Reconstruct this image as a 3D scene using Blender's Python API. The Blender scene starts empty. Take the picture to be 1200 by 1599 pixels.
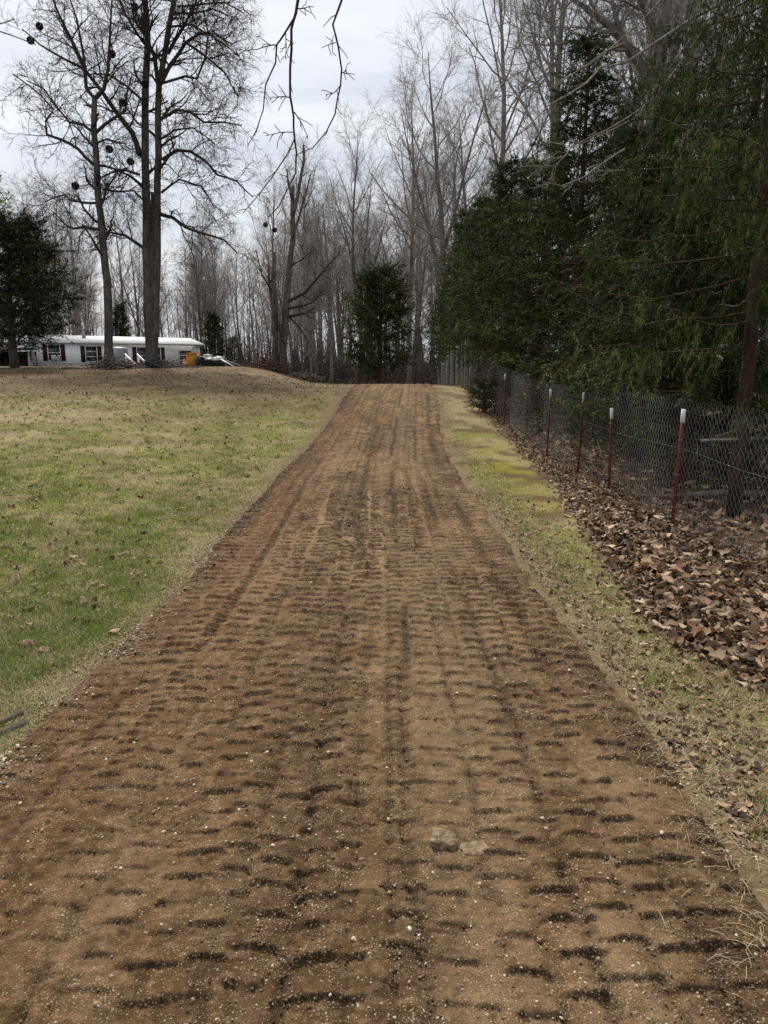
import bpy, math, random
import numpy as np
from math import radians, sin, cos, tan, pi, atan2, sqrt
from mathutils import Vector, Matrix

# ------------------------------------------------------------------ camera, sky, sun, exposure
S = bpy.context.scene
COL = S.collection
CAM_H, PITCH, FPX = 1.6, radians(11.5), 1155.0
cam_d = bpy.data.cameras.new('camera'); cam = bpy.data.objects.new('camera', cam_d); COL.objects.link(cam)
cam_d.sensor_fit = 'VERTICAL'; cam_d.sensor_height = 36.0; cam_d.lens = 36.0 * FPX / 1599.0
cam_d.clip_start = 0.05; cam_d.clip_end = 3000
cam.location = (0, 0, CAM_H); cam.rotation_euler = (radians(90) - PITCH, 0, 0)
S.camera = cam

SUN_EL, SUN_AZ = radians(50), radians(-18)          # azimuth from straight ahead (+Y), positive to the right
W = bpy.data.worlds.new('World'); S.world = W; W.use_nodes = True
nt = W.node_tree; nt.nodes.clear()
def N(t, **kw):
    n = nt.nodes.new(t)
    for k, v in kw.items(): setattr(n, k, v)
    return n
wo = N('ShaderNodeOutputWorld'); bg = N('ShaderNodeBackground'); sky = N('ShaderNodeTexSky')
sky.sky_type = 'NISHITA'; sky.sun_disc = False; sky.sun_elevation = SUN_EL; sky.sun_rotation = SUN_AZ
sky.dust_density = 3.0
tc = N('ShaderNodeTexCoord'); sep = N('ShaderNodeSeparateXYZ')
mz = N('ShaderNodeMath', operation='MAXIMUM'); mz.inputs[1].default_value = 0.0
az = N('ShaderNodeMath', operation='ADD'); az.inputs[1].default_value = 0.12
dx = N('ShaderNodeMath', operation='DIVIDE'); dy = N('ShaderNodeMath', operation='DIVIDE')
cmb = N('ShaderNodeCombineXYZ'); mp = N('ShaderNodeMapping'); mp.inputs['Scale'].default_value = (0.55, 1.5, 1.0)
mp.inputs['Rotation'].default_value = (0, 0, radians(12))
nz = N('ShaderNodeTexNoise'); nz.inputs['Scale'].default_value = 1.1; nz.inputs['Detail'].default_value = 7.0
nz.inputs['Roughness'].default_value = 0.52; nz.inputs['Distortion'].default_value = 0.4
rp = N('ShaderNodeValToRGB')
rp.color_ramp.elements[0].position = 0.30; rp.color_ramp.elements[0].color = (0.52, 0.585, 0.665, 1)
rp.color_ramp.elements[1].position = 0.62; rp.color_ramp.elements[1].color = (0.87, 0.905, 0.95, 1)
sc_ = N('ShaderNodeVectorMath', operation='SCALE'); sc_.inputs['Scale'].default_value = 2.55   # cloud deck radiance on the sky's scale
mx = N('ShaderNodeMix', data_type='RGBA'); mx.inputs['Factor'].default_value = 0.93
L = nt.links.new
L(tc.outputs['Generated'], sep.inputs[0]); L(sep.outputs['Z'], mz.inputs[0]); L(mz.outputs[0], az.inputs[0])
L(sep.outputs['X'], dx.inputs[0]); L(az.outputs[0], dx.inputs[1]); L(sep.outputs['Y'], dy.inputs[0]); L(az.outputs[0], dy.inputs[1])
L(dx.outputs[0], cmb.inputs[0]); L(dy.outputs[0], cmb.inputs[1]); L(cmb.outputs[0], mp.inputs[0]); L(mp.outputs[0], nz.inputs['Vector'])
L(nz.outputs['Fac'], rp.inputs[0]); L(rp.outputs[0], sc_.inputs[0])
L(sky.outputs[0], mx.inputs['A']); L(sc_.outputs[0], mx.inputs['B']); L(mx.outputs['Result'], bg.inputs['Color'])
bg.inputs['Strength'].default_value = 0.10
L(bg.outputs[0], wo.inputs[0])

sun_d = bpy.data.lights.new('sun', 'SUN'); sun = bpy.data.objects.new('sun', sun_d); COL.objects.link(sun)
sun_d.energy = 1.5; sun_d.angle = radians(10); sun_d.color = (1.0, 0.96, 0.90)
sv = Vector((sin(SUN_AZ) * cos(SUN_EL), cos(SUN_AZ) * cos(SUN_EL), sin(SUN_EL)))
sun.rotation_euler = sv.to_track_quat('Z', 'Y').to_euler(); sun.location = sv * 60
vs = S.view_settings; vs.view_transform = 'Standard'; vs.look = 'None'; vs.exposure = 1.85; vs.gamma = 1.0
vs.use_curve_mapping = False
S.render.engine = 'CYCLES'
S.cycles.max_bounces = 6; S.cycles.diffuse_bounces = 3; S.cycles.glossy_bounces = 2; S.cycles.transmission_bounces = 3
S.cycles.use_denoising = False
S.cycles.sample_clamp_indirect = 3.0; S.cycles.sample_clamp_direct = 8.0

# ------------------------------------------------------------------ numeric helpers
def ss(a, b, x):
    t = np.clip((np.asarray(x, float) - a) / (b - a), 0, 1); return t * t * (3 - 2 * t)
def _hash(ix, iy, seed):
    h = (ix.astype(np.int64) * 374761393 + iy.astype(np.int64) * 668265263 + seed * 974634777) & 0x7fffffff
    h = ((h ^ (h >> 13)) * 1274126177) & 0x7fffffff
    h = h ^ (h >> 16)
    return (h & 0xffffff) / float(0xffffff)
def vn(x, y, seed=0):
    x = np.asarray(x, float); y = np.asarray(y, float)
    ix = np.floor(x); iy = np.floor(y); fx = x - ix; fy = y - iy
    fx = fx * fx * (3 - 2 * fx); fy = fy * fy * (3 - 2 * fy)
    a = _hash(ix, iy, seed); b = _hash(ix + 1, iy, seed); c = _hash(ix, iy + 1, seed); d = _hash(ix + 1, iy + 1, seed)
    return (a * (1 - fx) + b * fx) * (1 - fy) + (c * (1 - fx) + d * fx) * fy
def fbm(x, y, seed=0, octv=4, gain=0.5):
    s = 0; a = 1; t = 0
    for i in range(octv):
        s = s + a * vn(np.asarray(x) * 2 ** i + 17.3 * i, np.asarray(y) * 2 ** i - 9.1 * i, seed + i); t += a; a *= gain
    return s / t
def terrain(x, y):
    x = np.asarray(x, float); y = np.asarray(y, float)
    road = 0.77 * ss(13, 25, y) - 1.15 * ss(26, 50, y)
    u = np.clip((y - 5) / 30, 0, 1)
    left = 1.36 * (0.6 * u + 0.4 * u * u * (3 - 2 * u)) - 1.15 * ss(37, 58, y)
    w = ss(1.6, 7.5, -x)
    z = road * (1 - w) + left * w
    z = z + 0.05 * (fbm(x * 0.35, y * 0.35, 5, 3) - 0.5) * ss(1.7, 4, np.abs(x)) * ss(2.6, 3.6, np.abs(x))
    z = z - 0.05 * ss(1.9, 2.6, x) * (1 - ss(2.6, 3.2, x)) + 0.05 * ss(3.2, 6, x)
    return z
def tz(x, y): return float(terrain(np.array([x]), np.array([y]))[0])
SP, CP = sin(PITCH), cos(PITCH)
def pix(px, py, Y):                      # a direction through the photograph, at forward distance Y metres
    u = (px - 600) / FPX; v = (799.5 - py) / FPX
    d = Vector((u, CP + v * SP, -SP + v * CP)); return Vector((0, 0, CAM_H)) + d * (Y / d.y)
def road_c(y): y = np.asarray(y, float); return -0.20 + 0.02 * ss(2, 6, y) - 0.04 * ss(5, 11, y) + 0.62 * ss(9, 30, y)
def road_h(y): return 1.37 - 0.08 * ss(2.2, 6, y) + 0.06 * ss(6, 27, y)
def RS(y): return road_h(y) / 1.46

# ------------------------------------------------------------------ object helpers
def tag(o, label=None, cat=None, group=None, kind=None):
    if label: o['label'] = label
    if cat: o['category'] = cat
    if group: o['group'] = group
    if kind: o['kind'] = kind
    return o
def empty(name, loc=(0, 0, 0), rz=0, label=None, cat=None, group=None):
    o = bpy.data.objects.new(name, None); COL.objects.link(o); o.location = loc; o.rotation_euler = (0, 0, rz)
    o.empty_display_size = 0.2
    return tag(o, label, cat, group)
def link(name, me, mat=None, parent=None):
    if mat is not None and not me.materials: me.materials.append(mat)
    o = bpy.data.objects.new(name, me); COL.objects.link(o); o.parent = parent; return o
def np_mesh(name, V, F, cols=None, smooth=False, fmat=None):
    """V (n,3); F list of arrays (m,3) or (m,4); cols (n,3|4) -> point attribute Col"""
    me = bpy.data.meshes.new(name)
    if not isinstance(F, (list, tuple)): F = [F]
    F = [np.asarray(f, np.int32) for f in F if len(f)]
    V = np.asarray(V, np.float32)
    me.vertices.add(len(V)); me.vertices.foreach_set('co', V.ravel())
    nl = sum(f.size for f in F); npoly = sum(len(f) for f in F)
    me.loops.add(nl); me.loops.foreach_set('vertex_index', np.concatenate([f.ravel() for f in F]))
    me.polygons.add(npoly)
    tot = np.concatenate([np.full(len(f), f.shape[1], np.int32) for f in F])
    st = np.concatenate([[0], np.cumsum(tot)[:-1]]).astype(np.int32)
    me.polygons.foreach_set('loop_start', st)
    if smooth: me.polygons.foreach_set('use_smooth', np.ones(npoly, bool))
    me.update(calc_edges=True)
    if cols is not None:
        c = np.asarray(cols, np.float32)
        if c.shape[1] == 3: c = np.concatenate([c, np.ones((len(c), 1), np.float32)], 1)
        at = me.attributes.new('Col', 'FLOAT_COLOR', 'POINT'); at.data.foreach_set('color', c.ravel())
    me.validate()
    return me

class MB:                                   # boxes, prisms and tubes collected into ONE mesh
    def __init__(s): s.v = []; s.f3 = []; s.f4 = []; s.n = 0
    def add(s, V, f4=(), f3=()):
        V = np.asarray(V, float); s.v.append(V)
        if len(f4): s.f4.append(np.asarray(f4) + s.n)
        if len(f3): s.f3.append(np.asarray(f3) + s.n)
        s.n += len(V); return s
    def box(s, x0, x1, y0, y1, z0, z1, M=None):
        V = np.array([[x, y, z] for z in (z0, z1) for x, y in ((x0, y0), (x1, y0), (x1, y1), (x0, y1))], float)
        if M is not None: V = np.array([list(M @ Vector(p)) for p in V])
        return s.add(V, [[0, 3, 2, 1], [4, 5, 6, 7], [0, 1, 5, 4], [1, 2, 6, 5], [2, 3, 7, 6], [3, 0, 4, 7]])
    def prism(s, pts, y0, y1, M=None):      # outline in x,z extruded along y
        k = len(pts)
        V = [[p[0], y0, p[1]] for p in pts] + [[p[0], y1, p[1]] for p in pts]
        c0 = [sum(p[0] for p in pts) / k, y0, sum(p[1] for p in pts) / k]; c1 = [c0[0], y1, c0[2]]
        V += [c0, c1]
        if M is not None: V = [list(M @ Vector(p)) for p in V]
        return s.add(V, [[i, (i + 1) % k, k + (i + 1) % k, k + i] for i in range(k)],
                     [[2 * k, (i + 1) % k, i] for i in range(k)] + [[2 * k + 1, k + i, k + (i + 1) % k] for i in range(k)])
    def tube(s, P, R, n=6, cap=True):
        P = np.asarray(P, float); R = np.broadcast_to(np.asarray(R, float), (len(P),)); k = len(P)
        t = np.gradient(P, axis=0); t /= np.linalg.norm(t, axis=1)[:, None] + 1e-9
        ref = np.array([0.0, 0.0, 1.0]) if abs(t[0][2]) < 0.8 else np.array([1.0, 0.0, 0.0])
        a = np.cross(t, ref); a /= np.linalg.norm(a, axis=1)[:, None] + 1e-9; b = np.cross(t, a)
        th = np.arange(n) * 2 * pi / n
        V = P[:, None, :] + R[:, None, None] * (np.cos(th)[None, :, None] * a[:, None, :] + np.sin(th)[None, :, None] * b[:, None, :])
        i = np.arange(k - 1)[:, None] * n; j = np.arange(n)[None, :]; j2 = (j + 1) % n
        f = np.stack([i + j, i + j2, i + n + j2, i + n + j], -1).reshape(-1, 4)
        V = V.reshape(-1, 3); f3 = []
        if cap:
            V = np.concatenate([V, P[:1], P[-1:]]); c0, c1 = k * n, k * n + 1
            f3 = [[c0, (q + 1) % n, q] for q in range(n)] + [[c1, (k - 1) * n + q, (k - 1) * n + (q + 1) % n] for q in range(n)]
        return s.add(V, f, f3)
    def mesh(s, name, cols=None, smooth=False):
        V = np.concatenate(s.v) if s.v else np.zeros((0, 3))
        F = []
        if s.f4: F.append(np.concatenate(s.f4))
        if s.f3: F.append(np.concatenate(s.f3))
        return np_mesh(name, V, F, cols, smooth)
    def build(s, name, mat, parent=None, smooth=False): return link(name, s.mesh(name, None, smooth), mat, parent)

def copy_tree(o, parent=None):
    c = o.copy(); COL.objects.link(c); c.parent = parent
    for ch in [k for k in ALLKIDS.get(o.name, [])]:
        copy_tree(ch, c)
    return c
ALLKIDS = {}
def kids(o): ALLKIDS[o.name] = list(o.children); return o

# ------------------------------------------------------------------ materials
def new_mat(name):
    m = bpy.data.materials.new(name); m.use_nodes = True; t = m.node_tree; t.nodes.clear()
    o = t.nodes.new('ShaderNodeOutputMaterial'); p = t.nodes.new('ShaderNodeBsdfPrincipled'); t.links.new(p.outputs[0], o.inputs[0])
    p.inputs['Specular IOR Level'].default_value = 0.25
    return m, t, p
def noise_mat(name, c0, c1, scale=8, rough=0.85, bump=0.0, bscale=None, detail=6, stretch=(1, 1, 1), lo=0.35, hi=0.65, metal=0, spec=0.25, rnd=0.0, coord='Object'):
    m, t, p = new_mat(name); p.inputs['Roughness'].default_value = rough; p.inputs['Metallic'].default_value = metal
    p.inputs['Specular IOR Level'].default_value = spec
    tc = t.nodes.new('ShaderNodeTexCoord'); mp = t.nodes.new('ShaderNodeMapping'); mp.inputs['Scale'].default_value = stretch
    n = t.nodes.new('ShaderNodeTexNoise'); n.inputs['Scale'].default_value = scale; n.inputs['Detail'].default_value = detail; n.inputs['Roughness'].default_value = 0.65
    r = t.nodes.new('ShaderNodeValToRGB'); r.color_ramp.elements[0].position = lo; r.color_ramp.elements[1].position = hi
    r.color_ramp.elements[0].color = (*c0, 1); r.color_ramp.elements[1].color = (*c1, 1)
    k = t.links.new
    k(tc.outputs[coord], mp.inputs[0]); k(mp.outputs[0], n.inputs['Vector']); k(n.outputs['Fac'], r.inputs[0])
    out = r.outputs[0]
    if rnd:
        oi = t.nodes.new('ShaderNodeObjectInfo'); hs = t.nodes.new('ShaderNodeHueSaturation')
        mr = t.nodes.new('ShaderNodeMapRange'); mr.inputs['To Min'].default_value = 1 - rnd; mr.inputs['To Max'].default_value = 1 + rnd
        k(oi.outputs['Random'], mr.inputs['Value']); k(mr.outputs[0], hs.inputs['Value']); k(out, hs.inputs['Color']); out = hs.outputs[0]
    k(out, p.inputs['Base Color'])
    if bump:
        b = t.nodes.new('ShaderNodeBump'); b.inputs['Strength'].default_value = bump; b.inputs['Distance'].default_value = 0.02
        n2 = t.nodes.new('ShaderNodeTexNoise'); n2.inputs['Scale'].default_value = bscale or scale * 3; n2.inputs['Detail'].default_value = 5
        k(mp.outputs[0], n2.inputs['Vector']); k(n2.outputs['Fac'], b.inputs['Height']); k(b.outputs[0], p.inputs['Normal'])
    return m
def col_mat(name, rough=0.8, spec=0.2, trans=0.0, nscale=0, namp=0.0, bump=0.0, bscale=60, rnd=0.0):
    """colour from the point attribute Col, with fine grain"""
    m, t, p = new_mat(name); p.inputs['Roughness'].default_value = rough; p.inputs['Specular IOR Level'].default_value = spec
    a = t.nodes.new('ShaderNodeAttribute'); a.attribute_name = 'Col'; out = a.outputs['Color']; k = t.links.new
    tc = t.nodes.new('ShaderNodeTexCoord')
    if nscale:
        n = t.nodes.new('ShaderNodeTexNoise'); n.inputs['Scale'].default_value = nscale; n.inputs['Detail'].default_value = 6; n.inputs['Roughness'].default_value = 0.7
        k(tc.outputs['Object'], n.inputs['Vector'])
        mr = t.nodes.new('ShaderNodeMapRange'); mr.inputs['From Min'].default_value = 0.25; mr.inputs['From Max'].default_value = 0.75
        mr.inputs['To Min'].default_value = 1 - namp; mr.inputs['To Max'].default_value = 1 + namp
        k(n.outputs['Fac'], mr.inputs['Value'])
        vm = t.nodes.new('ShaderNodeVectorMath'); vm.operation = 'SCALE'; k(out, vm.inputs[0]); k(mr.outputs[0], vm.inputs['Scale']); out = vm.outputs[0]
    if rnd:
        oi = t.nodes.new('ShaderNodeObjectInfo'); hs = t.nodes.new('ShaderNodeHueSaturation')
        mr2 = t.nodes.new('ShaderNodeMapRange'); mr2.inputs['To Min'].default_value = 1 - rnd; mr2.inputs['To Max'].default_value = 1 + rnd
        k(oi.outputs['Random'], mr2.inputs['Value']); k(mr2.outputs[0], hs.inputs['Value']); k(out, hs.inputs['Color']); out = hs.outputs[0]
    k(out, p.inputs['Base Color'])
    if bump:
        b = t.nodes.new('ShaderNodeBump'); b.inputs['Strength'].default_value = bump; b.inputs['Distance'].default_value = 0.01
        n2 = t.nodes.new('ShaderNodeTexNoise'); n2.inputs['Scale'].default_value = bscale; n2.inputs['Detail'].default_value = 6; n2.inputs['Roughness'].default_value = 0.7
        k(tc.outputs['Object'], n2.inputs['Vector']); k(n2.outputs['Fac'], b.inputs['Height']); k(b.outputs[0], p.inputs['Normal'])
    if trans:
        o = [n for n in t.nodes if n.type == 'OUTPUT_MATERIAL'][0]
        tr = t.nodes.new('ShaderNodeBsdfTranslucent'); mixs = t.nodes.new('ShaderNodeMixShader'); mixs.inputs[0].default_value = trans
        k(out, tr.inputs['Color']); k(p.outputs[0], mixs.inputs[1]); k(tr.outputs[0], mixs.inputs[2]); k(mixs.outputs[0], o.inputs[0])
    return m
M = {}
M['ground'] = col_mat('ground_cover', 0.95, 0.08, nscale=35, namp=0.42, bump=0.9, bscale=70)
M['soil'] = col_mat('graded_soil', 0.95, 0.06, nscale=150, namp=0.48, bump=1.0, bscale=170)
def speckle(m):
    t = m.node_tree; p = [n for n in t.nodes if n.type == 'BSDF_PRINCIPLED'][0]; k = t.links.new; src = p.inputs['Base Color'].links[0].from_socket
    tc = t.nodes.new('ShaderNodeTexCoord'); nz_ = t.nodes.new('ShaderNodeTexNoise'); nz_.inputs['Scale'].default_value = 9; nz_.inputs['Detail'].default_value = 4
    k(tc.outputs['Object'], nz_.inputs['Vector']); prev = src
    for scale, lim, colr in ((95, .20, (0.44, 0.35, 0.22, 1)), (210, .26, (0.36, 0.27, 0.16, 1)), (150, .17, (0.035, 0.024, 0.016, 1))):
        v = t.nodes.new('ShaderNodeTexVoronoi'); v.inputs['Scale'].default_value = scale; v.inputs['Randomness'].default_value = 1.0; k(tc.outputs['Object'], v.inputs['Vector'])
        ad = t.nodes.new('ShaderNodeMath'); ad.operation = 'MULTIPLY'; ad.inputs[1].default_value = lim * 2.1; k(nz_.outputs['Fac'], ad.inputs[0])
        lt = t.nodes.new('ShaderNodeMath'); lt.operation = 'LESS_THAN'; k(v.outputs['Distance'], lt.inputs[0]); k(ad.outputs[0], lt.inputs[1])
        sp_ = t.nodes.new('ShaderNodeSeparateColor'); k(v.outputs['Color'], sp_.inputs[0])
        g2 = t.nodes.new('ShaderNodeMath'); g2.operation = 'GREATER_THAN'; g2.inputs[1].default_value = .45; k(sp_.outputs[0], g2.inputs[0])
        mu = t.nodes.new('ShaderNodeMath'); mu.operation = 'MULTIPLY'; k(lt.outputs[0], mu.inputs[0]); k(g2.outputs[0], mu.inputs[1])
        sc2 = t.nodes.new('ShaderNodeMath'); sc2.operation = 'MULTIPLY'; sc2.inputs[1].default_value = .75; k(mu.outputs[0], sc2.inputs[0])
        mx_ = t.nodes.new('ShaderNodeMix'); mx_.data_type = 'RGBA'; mx_.inputs['B'].default_value = colr; k(sc2.outputs[0], mx_.inputs['Factor']); k(prev, mx_.inputs['A']); prev = mx_.outputs['Result']
    k(prev, p.inputs['Base Color'])
speckle(M['soil'])
M['grass'] = col_mat('grass_blades', 0.7, 0.2, trans=0.25)
M['leaf'] = col_mat('dead_leaf', 0.75, 0.25, trans=0.12, nscale=60, namp=0.25, rnd=0.3)
M['pebble'] = col_mat('pebble_stone', 0.8, 0.25, nscale=150, namp=0.15, rnd=0.2)
M['needle'] = col_mat('evergreen_spray', 0.75, 0.12, trans=0.12)
M['bark_dark'] = noise_mat('bark_dark', (0.045, 0.038, 0.034), (0.15, 0.128, 0.112), 9, 0.95, 0.8, 30, stretch=(1, 1, 0.22), spec=0.1)
M['bark_grey'] = noise_mat('bark_grey', (0.095, 0.082, 0.071), (0.25, 0.222, 0.197), 7, 0.95, 0.6, 24, stretch=(1, 1, 0.3), spec=0.1, rnd=0.25)
M['twig_grey'] = noise_mat('twig_grey', (0.18, 0.157, 0.142), (0.33, 0.295, 0.27), 5, 0.95, spec=0.1, rnd=0.25)
M['twig_dark'] = noise_mat('twig_dark', (0.03, 0.025, 0.022), (0.075, 0.06, 0.052), 6, 0.95, spec=0.1)
M['twig_pale'] = noise_mat('twig_pale', (0.14, 0.12, 0.10), (0.34, 0.31, 0.27), 14, 0.9, spec=0.15)
M['dead_wood'] = noise_mat('dead_wood', (0.06, 0.045, 0.035), (0.23, 0.185, 0.15), 10, 0.95, 0.7, 30, stretch=(1, 1, 0.2), spec=0.1)
M['bark_red'] = noise_mat('bark_red', (0.05, 0.028, 0.02), (0.13, 0.075, 0.055), 9, 0.95, 0.6, 30, stretch=(1, 1, 0.25), spec=0.1)
M['bark_spruce'] = noise_mat('bark_spruce', (0.030, 0.020, 0.015), (0.085, 0.055, 0.042), 9, 0.95, 0.6, 30, stretch=(1, 1, 0.25), spec=0.1)
M['post_red'] = noise_mat('post_red', (0.10, 0.022, 0.016), (0.19, 0.042, 0.030), 14, 0.6, spec=0.35)
M['post_white'] = noise_mat('post_white', (0.62, 0.61, 0.58), (0.85, 0.85, 0.83), 40, 0.6)
M['galv'] = noise_mat('galvanised', (0.16, 0.165, 0.165), (0.32, 0.325, 0.32), 25, 0.65, metal=0.0, spec=0.2)
M['timber'] = noise_mat('weathered_timber', (0.16, 0.15, 0.14), (0.40, 0.38, 0.35), 8, 0.9, 0.5, 30, stretch=(1, 1, 0.12))
M['timber_dark'] = noise_mat('damp_timber', (0.025, 0.019, 0.014), (0.10, 0.075, 0.055), 12, 0.9, 0.5, 40, stretch=(1, 0.2, 1))
M['rock'] = noise_mat('sandstone', (0.075, 0.047, 0.025), (0.30, 0.215, 0.125), 45, 0.9, 0.8, 30, lo=0.3, hi=0.66)
M['siding'] = noise_mat('white_siding', (0.85, 0.86, 0.87), (0.91, 0.92, 0.92), 0.8, 0.6, 0, stretch=(1, 1, 2.5))
M['roof'] = noise_mat('stained_roof', (0.30, 0.28, 0.25), (0.74, 0.73, 0.70), 1.4, 0.8, stretch=(0.5, 2.5, 1), lo=0.3, hi=0.55)
M['trim'] = noise_mat('grey_trim', (0.22, 0.21, 0.20), (0.34, 0.33, 0.32), 3, 0.7)
M['burgundy'] = noise_mat('burgundy_shutter', (0.030, 0.008, 0.010), (0.052, 0.014, 0.017), 10, 0.55)
M['glass'] = noise_mat('window_glass', (0.015, 0.018, 0.02), (0.04, 0.045, 0.05), 2, 0.08, spec=0.6)
M['white'] = noise_mat('white_paint', (0.66, 0.66, 0.66), (0.84, 0.84, 0.84), 6, 0.6)
M['steel'] = noise_mat('grey_steel', (0.20, 0.21, 0.22), (0.36, 0.37, 0.38), 3, 0.45, metal=0.6, stretch=(3, 3, 0.2))
M['orange'] = noise_mat('orange_paint', (0.50, 0.20, 0.02), (0.62, 0.29, 0.05), 4, 0.5)
M['pink'] = noise_mat('safety_orange', (0.65, 0.14, 0.06), (0.75, 0.2, 0.1), 4, 0.5)
M['black'] = noise_mat('black_tarp', (0.006, 0.006, 0.007), (0.022, 0.022, 0.024), 8, 0.55, 0.5, 14)
M['ball'] = noise_mat('rusted_wire', (0.012, 0.010, 0.010), (0.03, 0.025, 0.022), 40, 0.8)

# ------------------------------------------------------------------ the ground
def axis(segs):
    out = []
    for a, b, d in segs: out.append(np.arange(a, b - d * 0.25, d))
    return np.concatenate(out)
def grid(xs, ys):
    X, Y = np.meshgrid(xs, ys); nx, ny = len(xs), len(ys)
    i = np.arange(ny - 1)[:, None] * nx; j = np.arange(nx - 1)[None, :]
    f = np.stack([i + j, i + j + 1, i + nx + j + 1, i + nx + j], -1).reshape(-1, 4)
    return X.ravel(), Y.ravel(), f
def leaf_edge(y): return np.interp(y, [3, 3.4, 4, 5.4, 7.2, 9, 10.5, 14, 20], [2.05, 1.85, 1.60, 1.68, 1.92, 2.1, 2.3, 2.45, 2.55])
def zones(x, y):
    """weights of what covers the ground: green, moss, litter, gravel (each 0..1); the rest is straw"""
    rc = road_c(y)
    n1 = fbm(x * 0.9, y * 0.9, 11, 4); n2 = fbm(x * 0.22, y * 0.22, 31, 3); n3 = fbm(x * 3.1, y * 3.1, 47, 3)
    leftside = x < rc
    dl = (rc - road_h(y)) - x; dr = x - (rc + road_h(y))
    green_l = ss(0.40, 0.62, n1 * 0.65 + n2 * 0.35 + 0.06) * (0.35 + 0.65 * ss(0.3, 0.65, n3)) * (1 - 0.75 * ss(17, 27, y)) * ss(-0.1, 0.35, dl + 0.3 * (n3 - 0.5))
    green_r = 0.65 * ss(0.44, 0.62, n1) * ss(0.05, 0.35, dr) * (1 - ss(0.9, 1.5, dr)) * (1 - ss(15, 23, y)) * (.55 + .45 * ss(3.2, 6, y))
    green = np.where(leftside, green_l, green_r)
    moss = np.exp(-((x - 1.9 - 0.02 * (y - 9)) / 0.42) ** 2) * np.exp(-((y - 11) / 3.4) ** 2) * (0.3 + 0.9 * ss(0.35, 0.6, fbm(x * 2, y * 1.2, 77, 3)))
    moss = np.clip(moss * (~leftside), 0, 1)
    edge = leaf_edge(y)
    lit_r = ss(edge - 0.15, edge + 0.35, x + 0.5 * (n1 - 0.5))
    lit_l = 0.30 * ss(0.42, 0.6, n1) + 0.95 * ss(15, 26, y + 6 * (n2 - 0.5)) * (0.45 + 0.55 * ss(0.35, 0.6, n3))
    litter = np.where(leftside, np.clip(lit_l, 0, 1) * 0.9, lit_r)
    gravel = np.where(leftside, 1 - ss(-0.08, 0.26, dl + 0.25 * (n3 - 0.5)), 0.75 * (1 - ss(0.1, 0.75 - .35 * ss(6, 10, y), dr + 0.3 * (n1 - 0.5))))
    return green, moss, litter, gravel
C_STRAW = np.array([0.30, 0.235, 0.115]); C_GREEN = np.array([0.145, 0.162, 0.030]); C_MOSS = np.array([0.185, 0.150, 0.022])
C_LIT = np.array([0.105, 0.065, 0.040]); C_GRAV = np.array([0.135, 0.088, 0.050]); C_DIRT = np.array([0.10, 0.062, 0.032])
def ground_col(x, y):
    g, m, l, gr = zones(x, y)
    c = np.tile(C_STRAW, (len(x), 1)) * 0.80
    woods = np.maximum(ss(3.0, 3.6, x), ss(36, 60, y))[:, None]
    for w, cc in ((g, C_GREEN), (l, C_LIT), (m, C_MOSS), (gr, C_GRAV)):
        w = w[:, None]; c = c * (1 - w) + cc * w
    patch = ss(0.52, 0.68, fbm(x * 0.8, y * 0.8, 91, 3))[:, None] * 0.55
    wc = np.array([0.075, 0.05, 0.033]) * (1 - patch) + np.array([0.15, 0.125, 0.06]) * patch
    c = c * (1 - woods) + wc * woods
    d = ss(0.50, 0.68, fbm(x * 2.3, y * 2.3, 63, 3))[:, None] * (0.5 + 0.42 * (x > road_c(y)))[:, None]
    c = c * (1 - d) + C_DIRT * d
    return c
xs = axis([(-1200, -200, 100), (-200, -40, 8), (-40, -9, 0.6), (-9, -3.4, 0.16), (-3.4, 3.6, 0.07), (3.6, 9, 0.25), (9, 40, 0.8), (40, 200, 10), (200, 1201, 100)])
ys = axis([(-30, 0, 2.5), (0, 1.0, 0.2), (1.0, 9, 0.09), (9, 18, 0.22), (18, 40, 0.40), (40, 110, 1.4), (110, 300, 15), (300, 1501, 120)])
X, Y, F = grid(xs, ys)
def ground_z(X, Y):
    dist = np.abs(X - road_c(Y)); inside = (1 - ss(road_h(Y) - 0.35, road_h(Y) - 0.05, dist)) * (1 - ss(30, 34, Y))
    return terrain(X, Y) - 0.08 * inside + 0.016 * (fbm(X * 6, Y * 6, 3, 3) - 0.5) * (1 - ss(12, 20, Y)) * (1 - ss(9, 14, np.abs(X)))
Z = ground_z(X, Y)
ground = link('ground', np_mesh('ground', np.stack([X, Y, Z], 1), F, ground_col(X, Y), True), M['ground']); ground['kind'] = 'structure'

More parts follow.
